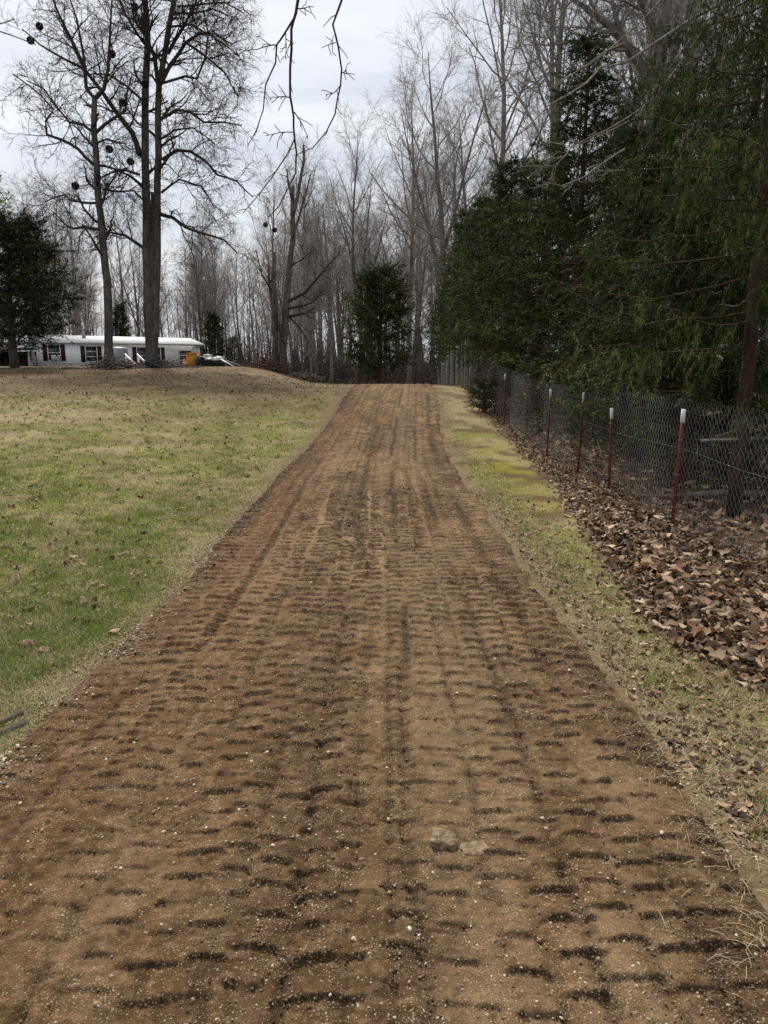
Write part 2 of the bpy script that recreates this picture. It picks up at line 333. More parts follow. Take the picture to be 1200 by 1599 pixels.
# the graded driveway: a dense sheet with tread bars, ruts and crumbled ridges pressed into it
rng = np.random.default_rng(4)
rows = [0.3]
while rows[-1] < 34: rows.append(rows[-1] + (0.03 if rows[-1] < 1.3 else max(0.0050, 0.0034 * rows[-1])))
ry = np.array(rows); UX0, UDX = -1.72, 0.0118; rx = np.arange(UX0, 1.721, UDX)
X, Yg, F = grid(rx, ry)
XR = X                                        # offset across the road
Xw = XR * RS(Yg) + road_c(Yg)
def drive_relief(u, y):
    """height, and dampness plus painted tread shade, of the driveway surface at offset u, distance y"""
    hf = fbm(u * 16, y * 16, 321, 3); hf2 = fbm(u * 42, y * 42, 335, 2); mid = fbm(u * 6, y * 6, 207, 3)
    h = 0.018 * (fbm(u * 1.3, y * 0.55, 201, 3) - 0.5) + 0.011 * (mid - 0.5) + 0.007 * (hf - 0.5) + 0.008 * (hf2 - 0.5) * (1 - ss(6, 12, y))
    damp_shade = 0.20 * ss(0.5, 0.75, fbm(u * 2.2, y * 0.8, 211, 3))
    r = np.random.default_rng(12)
    bands = [(-1.38, .16, .118, .9), (-1.24, .16, .122, 1.0), (-1.08, .17, .120, 1.1), (-0.93, .10, .080, 1.5), (-0.78, .18, .124, .95), (-0.60, .16, .120, .8), (-0.44, .17, .118, .9), (-0.30, .15, .122, .9),
             (-0.17, .16, .125, 1.5), (-0.02, .15, .120, 1.2), (0.12, .15, .124, .9), (0.28, .16, .120, .8), (0.44, .18, .126, .75), (0.60, .18, .120, .8), (0.78, .18, .122, .95), (0.94, .17, .120, 1.1), (1.08, .17, .118, 1.25), (1.22, .17, .122, 1.35), (1.36, .15, .120, 1.0)]
    for (u0, wd, pitch, amp) in bands:
        ph = r.random() * pitch; sl = r.uniform(-0.12, 0.12)
        ii = np.nonzero(np.abs(u - u0) < wd * 1.0 + 0.06)[0]; U, Yv, F1, F2 = u[ii], y[ii], hf[ii], hf2[ii]
        wob = 0.05 * (vn(Yv * 0.35, np.full_like(Yv, u0 * 7), 301) - 0.5) + 0.02 * (vn(Yv * 1.3, np.full_like(Yv, u0 * 5), 303) - 0.5)
        du = U - u0 - wob
        warp = 0.017 * (fbm(U * 9 + u0 * 31, Yv * 4, 311, 3) - 0.5) + 0.05 * (vn(np.full_like(Yv, u0), Yv * 2.1, 313) - 0.5) + 0.008 * (F2 - 0.5)
        s = (Yv + ph + sl * du + warp) / pitch
        k = np.floor(s); dd = (s - k - 0.5) * pitch
        per = _hash(k, np.full_like(k, int(u0 * 100) + 300), 5)
        half = wd * (0.47 + 0.18 * (_hash(k, np.full_like(k, int(u0 * 77) + 300), 9) - 0.5)); off = 0.035 * (_hash(k, np.full_like(k, int(u0 * 51) + 300), 13) - 0.5)
        end = 1 - ss(half * 0.80, half * 1.0, np.abs(du - off) + 0.045 * (F1 - 0.5))
        fresh = 0.40 + 0.75 * ss(0.32, 0.60, fbm(U * 0.9 + u0, Yv * 0.5, 319, 2))
        m = np.clip(end * ss(0.0, 0.12, per) * (0.72 + 0.45 * per) * fresh * amp, 0, 1.2)
        st = ss(-0.011, 0.003, dd)                                            # a small step up, steep on the near side
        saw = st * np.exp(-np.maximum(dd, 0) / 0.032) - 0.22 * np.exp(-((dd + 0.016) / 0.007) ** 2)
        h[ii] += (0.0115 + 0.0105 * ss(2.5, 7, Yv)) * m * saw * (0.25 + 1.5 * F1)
        far = ss(2.5, 9, Yv); core = (1.0 + 1.1 * far) * np.exp(-((dd + 0.006) / (0.0042 + 0.0103 * far)) ** 2) + 0.30 * np.exp(-((dd - 0.002) / 0.013) ** 2) * ss(0.42, 0.62, F2)  # fresh damp soil, with the shade of the step's near face painted in
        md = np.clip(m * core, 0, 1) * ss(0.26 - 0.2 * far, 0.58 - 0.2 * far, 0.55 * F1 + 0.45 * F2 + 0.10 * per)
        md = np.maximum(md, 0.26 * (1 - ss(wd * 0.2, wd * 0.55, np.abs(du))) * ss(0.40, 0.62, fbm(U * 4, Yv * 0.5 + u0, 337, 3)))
        damp_shade[ii] = np.maximum(damp_shade[ii], md)
    for (u0, wd, dp) in [(-0.53, .018, .7), (-0.085, .030, 1.0), (0.10, .020, .6), (0.335, .028, 1.1), (0.585, .02, .7), (-0.945, .026, 1.0), (-0.76, .016, .6), (0.82, .03, .9), (1.16, .05, .9), (-1.42, .06, .9), (-1.12, .02, .8), (0.98, .02, .7), (-0.37, .018, .7), (-0.235, .016, .8), (0.21, .018, .7), (0.70, .018, .7), (-0.68, .016, .6)]:
        ii = np.nonzero(np.abs(u - u0) < wd * 3 + 0.08)[0]; U, Yv = u[ii], y[ii]
        wob = 0.07 * (vn(Yv * 0.4, np.full_like(Yv, u0 * 9), 341) - 0.5) + 0.035 * (vn(Yv * 2.3, np.full_like(Yv, u0 * 3), 343) - 0.5) + 0.02 * (hf[ii] - 0.5)
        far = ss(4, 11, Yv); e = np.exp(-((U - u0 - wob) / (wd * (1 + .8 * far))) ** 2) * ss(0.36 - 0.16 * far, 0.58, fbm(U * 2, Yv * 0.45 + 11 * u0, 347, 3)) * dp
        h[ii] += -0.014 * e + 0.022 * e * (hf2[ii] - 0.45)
        damp_shade[ii] = np.maximum(damp_shade[ii], np.clip(e * (0.70 + 0.4 * far) * ss(0.22, 0.56, hf[ii] * .6 + hf2[ii] * .4), 0, 1))
    return h, damp_shade
H, DSH = drive_relief(XR, Yg)
ue = np.abs(XR) + 0.16 * (fbm(XR * 0 + np.sign(XR) * 40, Yg * 1.1, 371, 4) - 0.5) + 0.12 * (fbm(XR * 5, Yg * 5, 373, 3) - 0.5)
drop = ss(1.38, 1.58, ue)
H = H * (1 - 0.5 * drop) + 0.022 * (1 - drop) - 0.07 * drop
Zd = terrain(Xw, Yg) + H - 0.25 * ss(30, 34, Yg)
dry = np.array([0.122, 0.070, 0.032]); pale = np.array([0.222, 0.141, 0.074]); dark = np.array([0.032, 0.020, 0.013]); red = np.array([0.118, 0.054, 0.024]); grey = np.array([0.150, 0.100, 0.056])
p1 = ss(0.36, 0.64, .55 * fbm(XR * 1.6, Yg * 0.5, 401, 4) + .45 * fbm(XR * 7, Yg * 5, 402, 3))[:, None]; c = dry * (1 - p1) + pale * p1
rl = (ss(0.5, 1.25, -XR + 0.5 * (fbm(XR, Yg * 0.4, 403, 3) - 0.5)) * (0.30 + 0.5 * ss(3, 8, Yg)))[:, None]; c = c * (1 - rl) + red * rl
gl = (ss(0.05, 0.5, XR) * (1 - ss(0.7, 1.2, XR)) * 0.4 * ss(0.4, 0.6, fbm(XR * 3, Yg, 407, 3)))[:, None]; c = c * (1 - gl) + grey * gl
sp = ss(0.58, 0.74, fbm(XR * 48, Yg * 48, 411, 2))[:, None] * 0.5; c = c * (1 - sp) + pale * 1.35 * sp
sd_ = ss(0.53, 0.68, fbm(XR * 26, Yg * 26, 417, 3))[:, None] * 0.6; c = c * (1 - sd_) + c * 0.45 * sd_
fp = ss(19, 24, Yg)[:, None] * 0.4; c = c * (1 - fp) + pale * fp
DSH = np.clip(DSH + 0.6 * ss(1.1, 1.4, ue) * ss(4, 9, Yg) * (XR < 0) * ss(0.3, 0.6, fbm(XR * 4, Yg * 2, 413, 3)) + 0.35 * ss(1.0, 1.35, ue) * (XR > 0) * ss(0.35, 0.6, fbm(XR * 5, Yg * 4, 415, 3)), 0, 1)
mm = (0.90 * DSH)[:, None]; c = c * (1 - mm) + dark * mm  # darkens the colour for damp soil and for shade painted on the tread steps
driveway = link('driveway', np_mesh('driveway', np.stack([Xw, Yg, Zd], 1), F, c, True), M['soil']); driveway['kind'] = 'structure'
_gx, _gy, _gz = rx, ry, Zd.reshape(len(ry), len(rx)); _dsh = DSH.reshape(len(ry), len(rx))
def drive_idx(x, y):
    u = (x - road_c(y)) / RS(y); i = np.clip(np.searchsorted(_gy, y), 0, len(_gy) - 1); j = np.clip(np.round((u - UX0) / UDX).astype(int), 0, len(_gx) - 1)
    return i, j
def surf(x, y):
    x = np.asarray(x, float); y = np.asarray(y, float); i, j = drive_idx(x, y)
    on = (np.abs(x - road_c(y)) < 1.71 * RS(y)) & (y < 30)
    return np.where(on, np.maximum(_gz[i, j], ground_z(x, y)), ground_z(x, y))
def surf1(x, y): return float(surf(np.array([x]), np.array([y]))[0])

# ------------------------------------------------------------------ scatter helpers
def scatter(proto_v, proto_f, pos, scl, rot, cols, name):
    """many small copies of a proto shape in ONE mesh; rot (n,3,3), scl (n,) or (n,3)"""
    n = len(pos); k = len(proto_v); scl = np.asarray(scl); scl = scl[:, None] * np.ones((1, 3)) if scl.ndim == 1 else scl
    V = proto_v[None] * scl[:, None, :]
    V = np.einsum('nij,nkj->nki', rot, V) + pos[:, None, :]
    F = (proto_f[None] + (np.arange(n) * k)[:, None, None]).reshape(-1, proto_f.shape[1])
    c = np.repeat(cols, k, axis=0)
    return np_mesh(name, V.reshape(-1, 3), F, c)
def rots(n, rng, tilt=pi):
    a = rng.random(n) * 2 * pi; b = rng.normal(0, 1, n) * tilt; g = rng.random(n) * 2 * pi
    ca, sa, cb, sb, cg, sg = np.cos(a), np.sin(a), np.cos(b), np.sin(b), np.cos(g), np.sin(g)
    Rz = np.zeros((n, 3, 3)); Rz[:, 0, 0] = ca; Rz[:, 0, 1] = -sa; Rz[:, 1, 0] = sa; Rz[:, 1, 1] = ca; Rz[:, 2, 2] = 1
    Rx = np.zeros((n, 3, 3)); Rx[:, 0, 0] = 1; Rx[:, 1, 1] = cb; Rx[:, 1, 2] = -sb; Rx[:, 2, 1] = sb; Rx[:, 2, 2] = cb
    Rg = np.zeros((n, 3, 3)); Rg[:, 0, 0] = cg; Rg[:, 0, 1] = -sg; Rg[:, 1, 0] = sg; Rg[:, 1, 1] = cg; Rg[:, 2, 2] = 1
    return Rz @ Rx @ Rg
def icos():
    t = (1 + 5 ** .5) / 2
    v = np.array([(-1, t, 0), (1, t, 0), (-1, -t, 0), (1, -t, 0), (0, -1, t), (0, 1, t), (0, -1, -t), (0, 1, -t), (t, 0, -1), (t, 0, 1), (-t, 0, -1), (-t, 0, 1)], float)
    v /= np.linalg.norm(v[0])
    f = np.array([(0, 11, 5), (0, 5, 1), (0, 1, 7), (0, 7, 10), (0, 10, 11), (1, 5, 9), (5, 11, 4), (11, 10, 2), (10, 7, 6), (7, 1, 8), (3, 9, 4), (3, 4, 2), (3, 2, 6), (3, 6, 8), (3, 8, 9), (4, 9, 5), (2, 4, 11), (6, 2, 10), (8, 6, 7), (9, 8, 1)])
    return v, f
ICO_V, ICO_F = icos()
OCT_V = np.array([(1, 0, 0), (-1, 0, 0), (0, 1, 0), (0, -1, 0), (0, 0, 1), (0, 0, -1)], float); OCT_F = np.array([(0, 2, 4), (2, 1, 4), (1, 3, 4), (3, 0, 4), (2, 0, 5), (1, 2, 5), (3, 1, 5), (0, 3, 5)])
def sample_y(n, y0, y1, rng, p=1.0):                       # density falling with distance
    r = rng.random(n)
    return y0 * (y1 / y0) ** r if p == 1.0 else (y0 ** (1 - p) + r * (y1 ** (1 - p) - y0 ** (1 - p))) ** (1 / (1 - p))

# gravel, clods and pebbles (uncountable)
rng = np.random.default_rng(21)
def stone_cols(n, rng):
    base = np.array([[0.48, 0.39, 0.26], [0.30, 0.215, 0.125], [0.20, 0.15, 0.105], [0.52, 0.45, 0.34], [0.24, 0.145, 0.08], [0.17, 0.14, 0.115]])
    c = base[rng.choice(6, n, p=[.28, .30, .14, .12, .10, .06])]; return c * rng.uniform(0.65, 1.1, (n, 1))
def pebbles(n, xf, y, size, name, lift=0.25, sel=None):
    x = xf; z = surf(x, y)
    s = size[:, None] * np.stack([rng.uniform(.8, 1.25, len(x)), rng.uniform(.6, 1.0, len(x)), rng.uniform(.4, .75, len(x))], 1)
    jv = OCT_V * np.random.default_rng(3).uniform(.75, 1.25, (6, 1)) + np.random.default_rng(4).normal(0, .16, (6, 3))
    return scatter(jv, OCT_F, np.stack([x, y, z + lift * s[:, 2]], 1), s, rots(len(x), rng, 0.5), stone_cols(len(x), rng), name)
n = 24000; y = sample_y(n, 1.35, 16, rng, 1.6); x = road_c(y) + rng.uniform(-1.5, 1.5, n) * RS(y)
keep = fbm(x * 2.5, y * 2.5, 501, 3) + 0.10 * (np.abs(x - road_c(y) - 0.35) < 0.5) > rng.uniform(0.32, 0.62, n); x, y = x[keep], y[keep]
s = 0.0028 * np.exp(np.clip(rng.normal(0, 0.5, len(x)), -1.2, 1.1)) * (1 + y * 0.06)
link('loose_gravel', pebbles(len(x), x, y, s, 'loose_gravel', 0.0), M['pebble']); tag(bpy.data.objects['loose_gravel'], 'small pale pebbles pressed into the graded dirt', 'gravel', kind='stuff')
n = 25000; y = sample_y(n, 2.0, 18, rng, 1.8); side = rng.random(n) < 0.58
w = np.abs(rng.normal(0, 0.17, n)) * (1 - .55 * ss(4, 9, y))
x = np.where(side, road_c(y) - 1.40 * RS(y) - w + 0.10 * rng.normal(0, 1, n), road_c(y) + 1.44 * RS(y) + w * 2.3 + 0.1 * rng.normal(0, 1, n))
keep = fbm(x * 2.2 + 9, y * 2.2, 503, 3) > rng.uniform(0.3, 0.62, n); x, y, side = x[keep], y[keep], side[keep]
s = 0.0066 * np.exp(np.clip(rng.normal(0, 0.4, len(x)), -1, .8)) * np.where(side, 1, 0.75) * (1 + y * 0.02)
link('edge_gravel', pebbles(len(x), x, y, s, 'edge_gravel', 0.35), M['pebble']); tag(bpy.data.objects['edge_gravel'], 'coarse gravel thrown up along both driveway edges', 'gravel', kind='stuff')
# crumbs of damp soil on the tread ridges
n = 160000; y = sample_y(n, 1.35, 11, rng, 1.8); x = road_c(y) + rng.uniform(-1.45, 1.45, n) * RS(y); i, j = drive_idx(x, y)
keep = _dsh[i, j] > rng.uniform(0.15, 1.0, n); x, y = x[keep][:14000], y[keep][:14000]
s = 0.0026 * np.exp(np.clip(rng.normal(0, 0.5, len(x)), -1, 1.0)) * (1 + y * 0.05); cc = np.array([0.085, 0.054, 0.031]) * rng.uniform(0.35, 1.9, (len(x), 1))
cr = link('soil_crumbs', scatter(OCT_V * np.array([1, .8, .7]), OCT_F, np.stack([x, y, surf(x, y) + 0.3 * s], 1), s, rots(len(x), rng, 1.0), cc, 'soil_crumbs'), M['pebble'])
tag(cr, 'dark damp soil crumbs along the tread ridges', 'soil', kind='stuff')
# larger single stones lying in the driveway
stone_meshes = []
for q in range(6):
    r_ = np.random.default_rng(600 + q); v = ICO_V * r_.uniform(.75, 1.15, (12, 1)) * np.array([1.0, .8, .6])
    stone_meshes.append(np_mesh('stone', v, ICO_F, np.tile(stone_cols(1, r_) * 1.25, (12, 1)))); stone_meshes[-1].materials.append(M['pebble'])
n = 170; y = sample_y(n, 1.5, 6.5, rng, 1.6); x = road_c(y) + rng.uniform(-1.4, 1.4, n) * RS(y); x[:60] = road_c(y[:60]) - 1.45 * RS(y[:60]) + rng.normal(0, .1, 60)
for q in range(n):
    if abs(x[q] - road_c(y[q])) > 1.9: continue
    o = bpy.data.objects.new('stone', stone_meshes[q % 6]); COL.objects.link(o); o.parent = driveway
    s_ = rng.uniform(.006, .0105) * (1.0 if q >= 60 else 1.3); o.scale = (s_, s_, s_); o.location = (x[q], y[q], surf1(x[q], y[q]) + 0.25 * s_)
    o.rotation_euler = (rng.normal(0, .3), rng.normal(0, .3), rng.uniform(0, 6.28))
# the two bigger rocks
def rock(name, px, py, Y, dims, seed, label, rz=0.0, cuts=2):
    import bmesh
    from mathutils import noise as mn
    bm = bmesh.new(); bmesh.ops.create_icosphere(bm, subdivisions=3, radius=1.0); off = Vector((seed * 3.7, seed * 1.3, 0))
    for v in bm.verts:                                                  # squarish, chipped and pitted
        c_ = v.co.copy(); q = (abs(c_.x) ** 5 + abs(c_.y) ** 5 + abs(c_.z) ** 5) ** -0.2
        f = q * 0.55 * (1 + 0.26 * mn.noise(c_ * 1.3 + off) + 0.16 * mn.noise(c_ * 3.5 + off) + 0.09 * mn.noise(c_ * 9 + off)); v.co = Vector((c_.x * f * dims[0], c_.y * f * dims[1], c_.z * f * dims[2] * 1.25))
    me = bpy.data.meshes.new(name); bm.to_mesh(me); bm.free()
    P = pix(px, py, Y); o = link(name, me, M['rock']); o.location = (P.x, P.y, surf1(P.x, P.y) + dims[2] * 0.08); o.rotation_euler = (radians(6), radians(4), rz)
    return tag(o, label, 'rock')
rock('rock', 693, 1320, 2.20, (0.080, 0.062, 0.036), 3, 'fist-sized squared tan sandstone lying in the dirt driveway', radians(-14))
rock('rock', 742, 1326, 2.17, (0.085, 0.055, 0.020), 8, 'low crumbling pale stone half buried beside the squared sandstone', radians(20))

# ------------------------------------------------------------------ grass
rng = np.random.default_rng(33)
def blades(x, y, col, hgt, lean, wid, name, label):
    n = len(x); z = surf(x, y) - 0.004
    a = rng.random(n) * 2 * pi; l = np.abs(rng.normal(0, 1, n)) * lean * 0.5 + lean * 0.5
    dx_, dy_ = np.cos(a), np.sin(a); wx, wy = -dy_ * wid, dx_ * wid
    tip = np.stack([x + dx_ * hgt * np.sin(l), y + dy_ * hgt * np.sin(l), z + hgt * np.cos(l).clip(0.08)], 1)
    b0 = np.stack([x + wx, y + wy, z], 1); b1 = np.stack([x - wx, y - wy, z], 1)
    V = np.stack([b0, b1, tip], 1).reshape(-1, 3); F = np.arange(3 * n).reshape(-1, 3)
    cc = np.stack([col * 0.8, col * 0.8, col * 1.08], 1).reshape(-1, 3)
    o = link(name, np_mesh(name, V, F, cc), M['grass']); return tag(o, label, 'grass', kind='stuff')
def grass_cols(n, g, m, rng):
    gr = np.array([[0.185, 0.245, 0.045], [0.27, 0.305, 0.068], [0.125, 0.185, 0.035]])[rng.integers(0, 3, n)]
    st = np.array([[0.50, 0.41, 0.23], [0.36, 0.28, 0.145], [0.62, 0.54, 0.34]])[rng.integers(0, 3, n)]
    pick = (rng.random(n) < g)[:, None]; c = np.where(pick, gr, st)
    mo = (rng.random(n) < m)[:, None]; c = np.where(mo, np.array([0.25, 0.205, 0.03]), c)
    return c * rng.uniform(0.7, 1.15, (n, 1)), pick[:, 0]
n = 300000; y = sample_y(n, 2.6, 34, rng, 1.25); xr = road_c(y) - 1.46 * RS(y)
x = xr - rng.random(n) * (0.56 * y + 0.6 + xr)
g, m, l, gv = zones(x, y)
keep = (rng.random(n) > 0.60 * gv) & (rng.random(n) > 0.45 * l) & (x < xr) ; x, y, g, m = x[keep], y[keep], g[keep], m[keep]
cc, isg = grass_cols(len(x), g * 0.82, m * 0, rng)
hg = np.where(isg, 0.036, 0.028) * rng.uniform(.5, 1.4, len(x)) * (1 + y * 0.012)
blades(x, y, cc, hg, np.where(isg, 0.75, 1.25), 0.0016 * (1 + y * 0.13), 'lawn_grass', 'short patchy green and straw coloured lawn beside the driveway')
n = 90000; y = sample_y(n, 2.4, 26, rng, 1.3); xr = road_c(y) + 1.46 * RS(y); x = xr + np.abs(rng.normal(0, 0.45, n)) + 0.02
g, m, l, gv = zones(x, y); keep = (rng.random(n) > 0.75 * l) & (rng.random(n) > 0.45 * gv) & (x < 3.2); x, y, g, m = x[keep], y[keep], g[keep], m[keep]
cc, isg = grass_cols(len(x), g * 0.8, np.clip(m * 1.3, 0, .95), rng)
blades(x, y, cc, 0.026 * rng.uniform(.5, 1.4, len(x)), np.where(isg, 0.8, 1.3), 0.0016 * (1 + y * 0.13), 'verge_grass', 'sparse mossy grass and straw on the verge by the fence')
n = 2600; yc = sample_y(n, 3.0, 20, rng, 1.2); xr = road_c(yc) - 1.75 * RS(yc); xc = xr - rng.random(n) * (0.56 * yc + .6 + xr); k = xc < xr; xc, yc = xc[k], yc[k]
x = np.repeat(xc, 26) + rng.normal(0, .035, len(xc) * 26); y = np.repeat(yc, 26) + rng.normal(0, .035, len(xc) * 26); gsel = np.repeat(rng.random(len(xc)) < .55, 26)
cc, isg = grass_cols(len(x), gsel * .95, np.zeros(len(x)), rng)
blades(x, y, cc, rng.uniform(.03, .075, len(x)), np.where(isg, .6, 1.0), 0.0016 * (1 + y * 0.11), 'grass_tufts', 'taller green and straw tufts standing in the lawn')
n = 420; yc = sample_y(n, 2.2, 12, rng, 1.3); xc = road_c(yc) + 1.55 * RS(yc) + rng.random(n) * .6; x = np.repeat(xc, 26) + rng.normal(0, .03, n * 26); y = np.repeat(yc, 26) + rng.normal(0, .03, n * 26); gsel = np.repeat(rng.random(n) < .5, 26)
cc, isg = grass_cols(len(x), gsel * .85, np.zeros(len(x)), rng)
blades(x, y, cc, rng.uniform(.025, .06, len(x)), np.where(isg, .7, 1.1), 0.0015 * (1 + y * 0.11), 'verge_tufts', 'small green and straw tufts along the gravelly right verge')
# straw stems at the driveway's edges
n = 800; y = sample_y(n, 1.5, 7, rng, 1.5); x = road_c(y) + 1.47 * RS(y) + rng.normal(0, .13, n)
mb = MB()
for q in range(n):
    a = rng.random() * 2 * pi; ln = rng.uniform(.025, .085); p0 = np.array([x[q], y[q], surf1(x[q], y[q]) + .005]); d = np.array([cos(a), sin(a), rng.uniform(0, .12)]) * ln
    mb.tube([p0, p0 + d * .5 + np.array([0, 0, .006]), p0 + d], [.0009, .0009, .0006], 3, False)
tag(mb.build('straw_stems', noise_mat('dry_straw', (0.30, 0.23, 0.12), (0.52, 0.44, 0.27), 30, 0.8)), 'dry straw stems strewn along the driveway edge', 'straw', kind='stuff')

# ------------------------------------------------------------------ fallen leaves
def leaf_shape(seed, lobes=5):
    r_ = np.random.default_rng(seed); k = 9; th = np.linspace(0, 2 * pi, k, endpoint=False) + r_.uniform(-.15, .15, k)
    rad = 0.40 + 0.11 * np.abs(np.cos(th * lobes / 2)) + r_.uniform(-.07, .07, k); x = np.cos(th) * rad * 1.2; y = np.sin(th) * rad * r_.uniform(.6, .95)
    ca, cb = r_.uniform(.9, 2.2) * r_.choice([-1, 1]), r_.uniform(-1.4, 1.4)
    z = ca * (y ** 2) + cb * x * y + 0.8 * r_.uniform(-1, 1) * x ** 2 + r_.normal(0, .06, k)
    V = np.concatenate([np.stack([x, y, z], 1), [[0, 0, 0.02]]]); F = np.array([(9, i, (i + 1) % 9) for i in range(9)]); return V, F
LC = np.array([[0.15, 0.088, 0.046], [0.23, 0.145, 0.080], [0.062, 0.036, 0.022], [0.32, 0.215, 0.125], [0.17, 0.086, 0.040], [0.42, 0.31, 0.20]])
def leaf_cols(n, rng): return LC[rng.choice(6, n, p=[.22, .22, .2, .16, .11, .09])] * rng.uniform(.55, 1.15, (n, 1))
def litter(name, label, x, y, size, lift, tilt):
    me = []; lab = rng.integers(0, 5, len(x)); Vs = []; Fs = []; Cs = []; nb = 0
    for q in range(5):
        s_ = lab == q; n = int(s_.sum()); v, f = leaf_shape(700 + q, [5, 3, 5, 7, 4][q]); k = len(v)
        pos = np.stack([x[s_], y[s_], surf(x[s_], y[s_]) + lift[s_]], 1)
        R = rots(n, rng, tilt); scl = size[s_]
        V = np.einsum('nij,nkj->nki', R, v[None] * scl[:, None, None]) + pos[:, None, :]
        Vs.append(V.reshape(-1, 3)); Fs.append((f[None] + (np.arange(n) * k)[:, None, None]).reshape(-1, 3) + nb); Cs.append(np.repeat(leaf_cols(n, rng), k, axis=0)); nb += n * k
    o = link(name, np_mesh(name, np.concatenate(Vs), np.concatenate(Fs), np.concatenate(Cs)), M['leaf']); return tag(o, label, 'leaves', kind='stuff')
rng = np.random.default_rng(55)
n = 19000; y = sample_y(n, 3.4, 24, rng, 1.35)
edge = leaf_edge(y)
x = edge + 0.18 + np.abs(rng.normal(0, 0.55, n)) * (1.25 - 0.4 * ss(5, 9, y)) + rng.normal(0, .12, n)
k = (x < 3.5) & (x > 1.45); x, y = x[k], y[k]; size = rng.uniform(.035, .085, len(x)) * (1 - .2 * ss(6, 10, y))
bank = ss(0, .5, x - edge[k]) * (1 - ss(2.9, 3.4, x)); lift = 0.012 + rng.random(len(x)) * 0.085 * bank
litter('leaf_litter', 'deep drift of brown fallen leaves banked along the wire fence', x, y, size, lift, 0.62)
n = 6500; y = sample_y(n, 4.2, 34, rng, .45); xr = road_c(y) - 1.8 * RS(y); x = xr - rng.random(n) * (0.56 * y + .6 + xr)
k = (rng.random(n) < 0.25 + 0.75 * ss(12, 22, y)) & (x < xr); x, y = x[k], y[k]
litter('lawn_leaves', 'scattered curled brown leaves over the lawn', x, y, rng.uniform(.025, .055, len(x)) * (1 + y * .02), np.full(len(x), .022), .55)
n = 6000; y = rng.uniform(3.5, 26, n); x = 3.3 + np.abs(rng.normal(0, 2.6, n))
litter('woodland_leaves', 'brown leaf litter on the woodland floor behind the fence', x, y, rng.uniform(.07, .12, n), rng.random(n) * .04 + .01, .35)
n = 1700; y = sample_y(n, 2.2, 9, rng, 1.3); x = road_c(y) + 1.5 * RS(y) + np.abs(rng.normal(0, .38, n))
litter('verge_leaves', 'leaf fragments scattered on the gravelly verge', x, y, rng.uniform(.014, .048, n), np.full(n, .011), .40)
leaf_meshes = []
for q in range(8):
    v, f = leaf_shape(800 + q, [5, 3, 5, 7, 4, 5, 3, 6][q]); r_ = np.random.default_rng(q)
    me = np_mesh('fallen_leaf', v, f, np.tile(LC[[1, 3, 0, 5, 4, 1, 2, 3][q]] * 1.05, (len(v), 1))); me.materials.append(M['leaf']); leaf_meshes.append(me)
n = 0
while n < 260:
    y_ = float(sample_y(1, 3.7, 9, rng, 1.4)[0]); x_ = float(leaf_edge(y_)) + .05 + abs(rng.normal(0, .6)); 
    if x_ > 3.2 or x_ > 0.56 * y_ + .2: continue
    o = bpy.data.objects.new('fallen_leaf', leaf_meshes[n % 8]); COL.objects.link(o); o.parent = ground; s_ = rng.uniform(.055, .10)
    o.scale = (s_, s_, s_ * rng.uniform(.8, 1.5)); o.location = (x_, y_, surf1(x_, y_) + .03 + .075 * float(ss(0, .5, x_ - leaf_edge(y_)) * (1 - ss(2.9, 3.4, x_)))); o.rotation_euler = (rng.normal(0, .38), rng.normal(0, .38), rng.uniform(0, 6.28)); n += 1
for (px, py, Y_) in [(178, 975, 4.2)]:
    P = pix(px, py, Y_); o = bpy.data.objects.new('fallen_leaf', leaf_meshes[1]); COL.objects.link(o); o.parent = ground; o.scale = (.075, .075, .075); o.location = (P.x, P.y, surf1(P.x, P.y) + .03); o.rotation_euler = (.2, .1, 1.0)

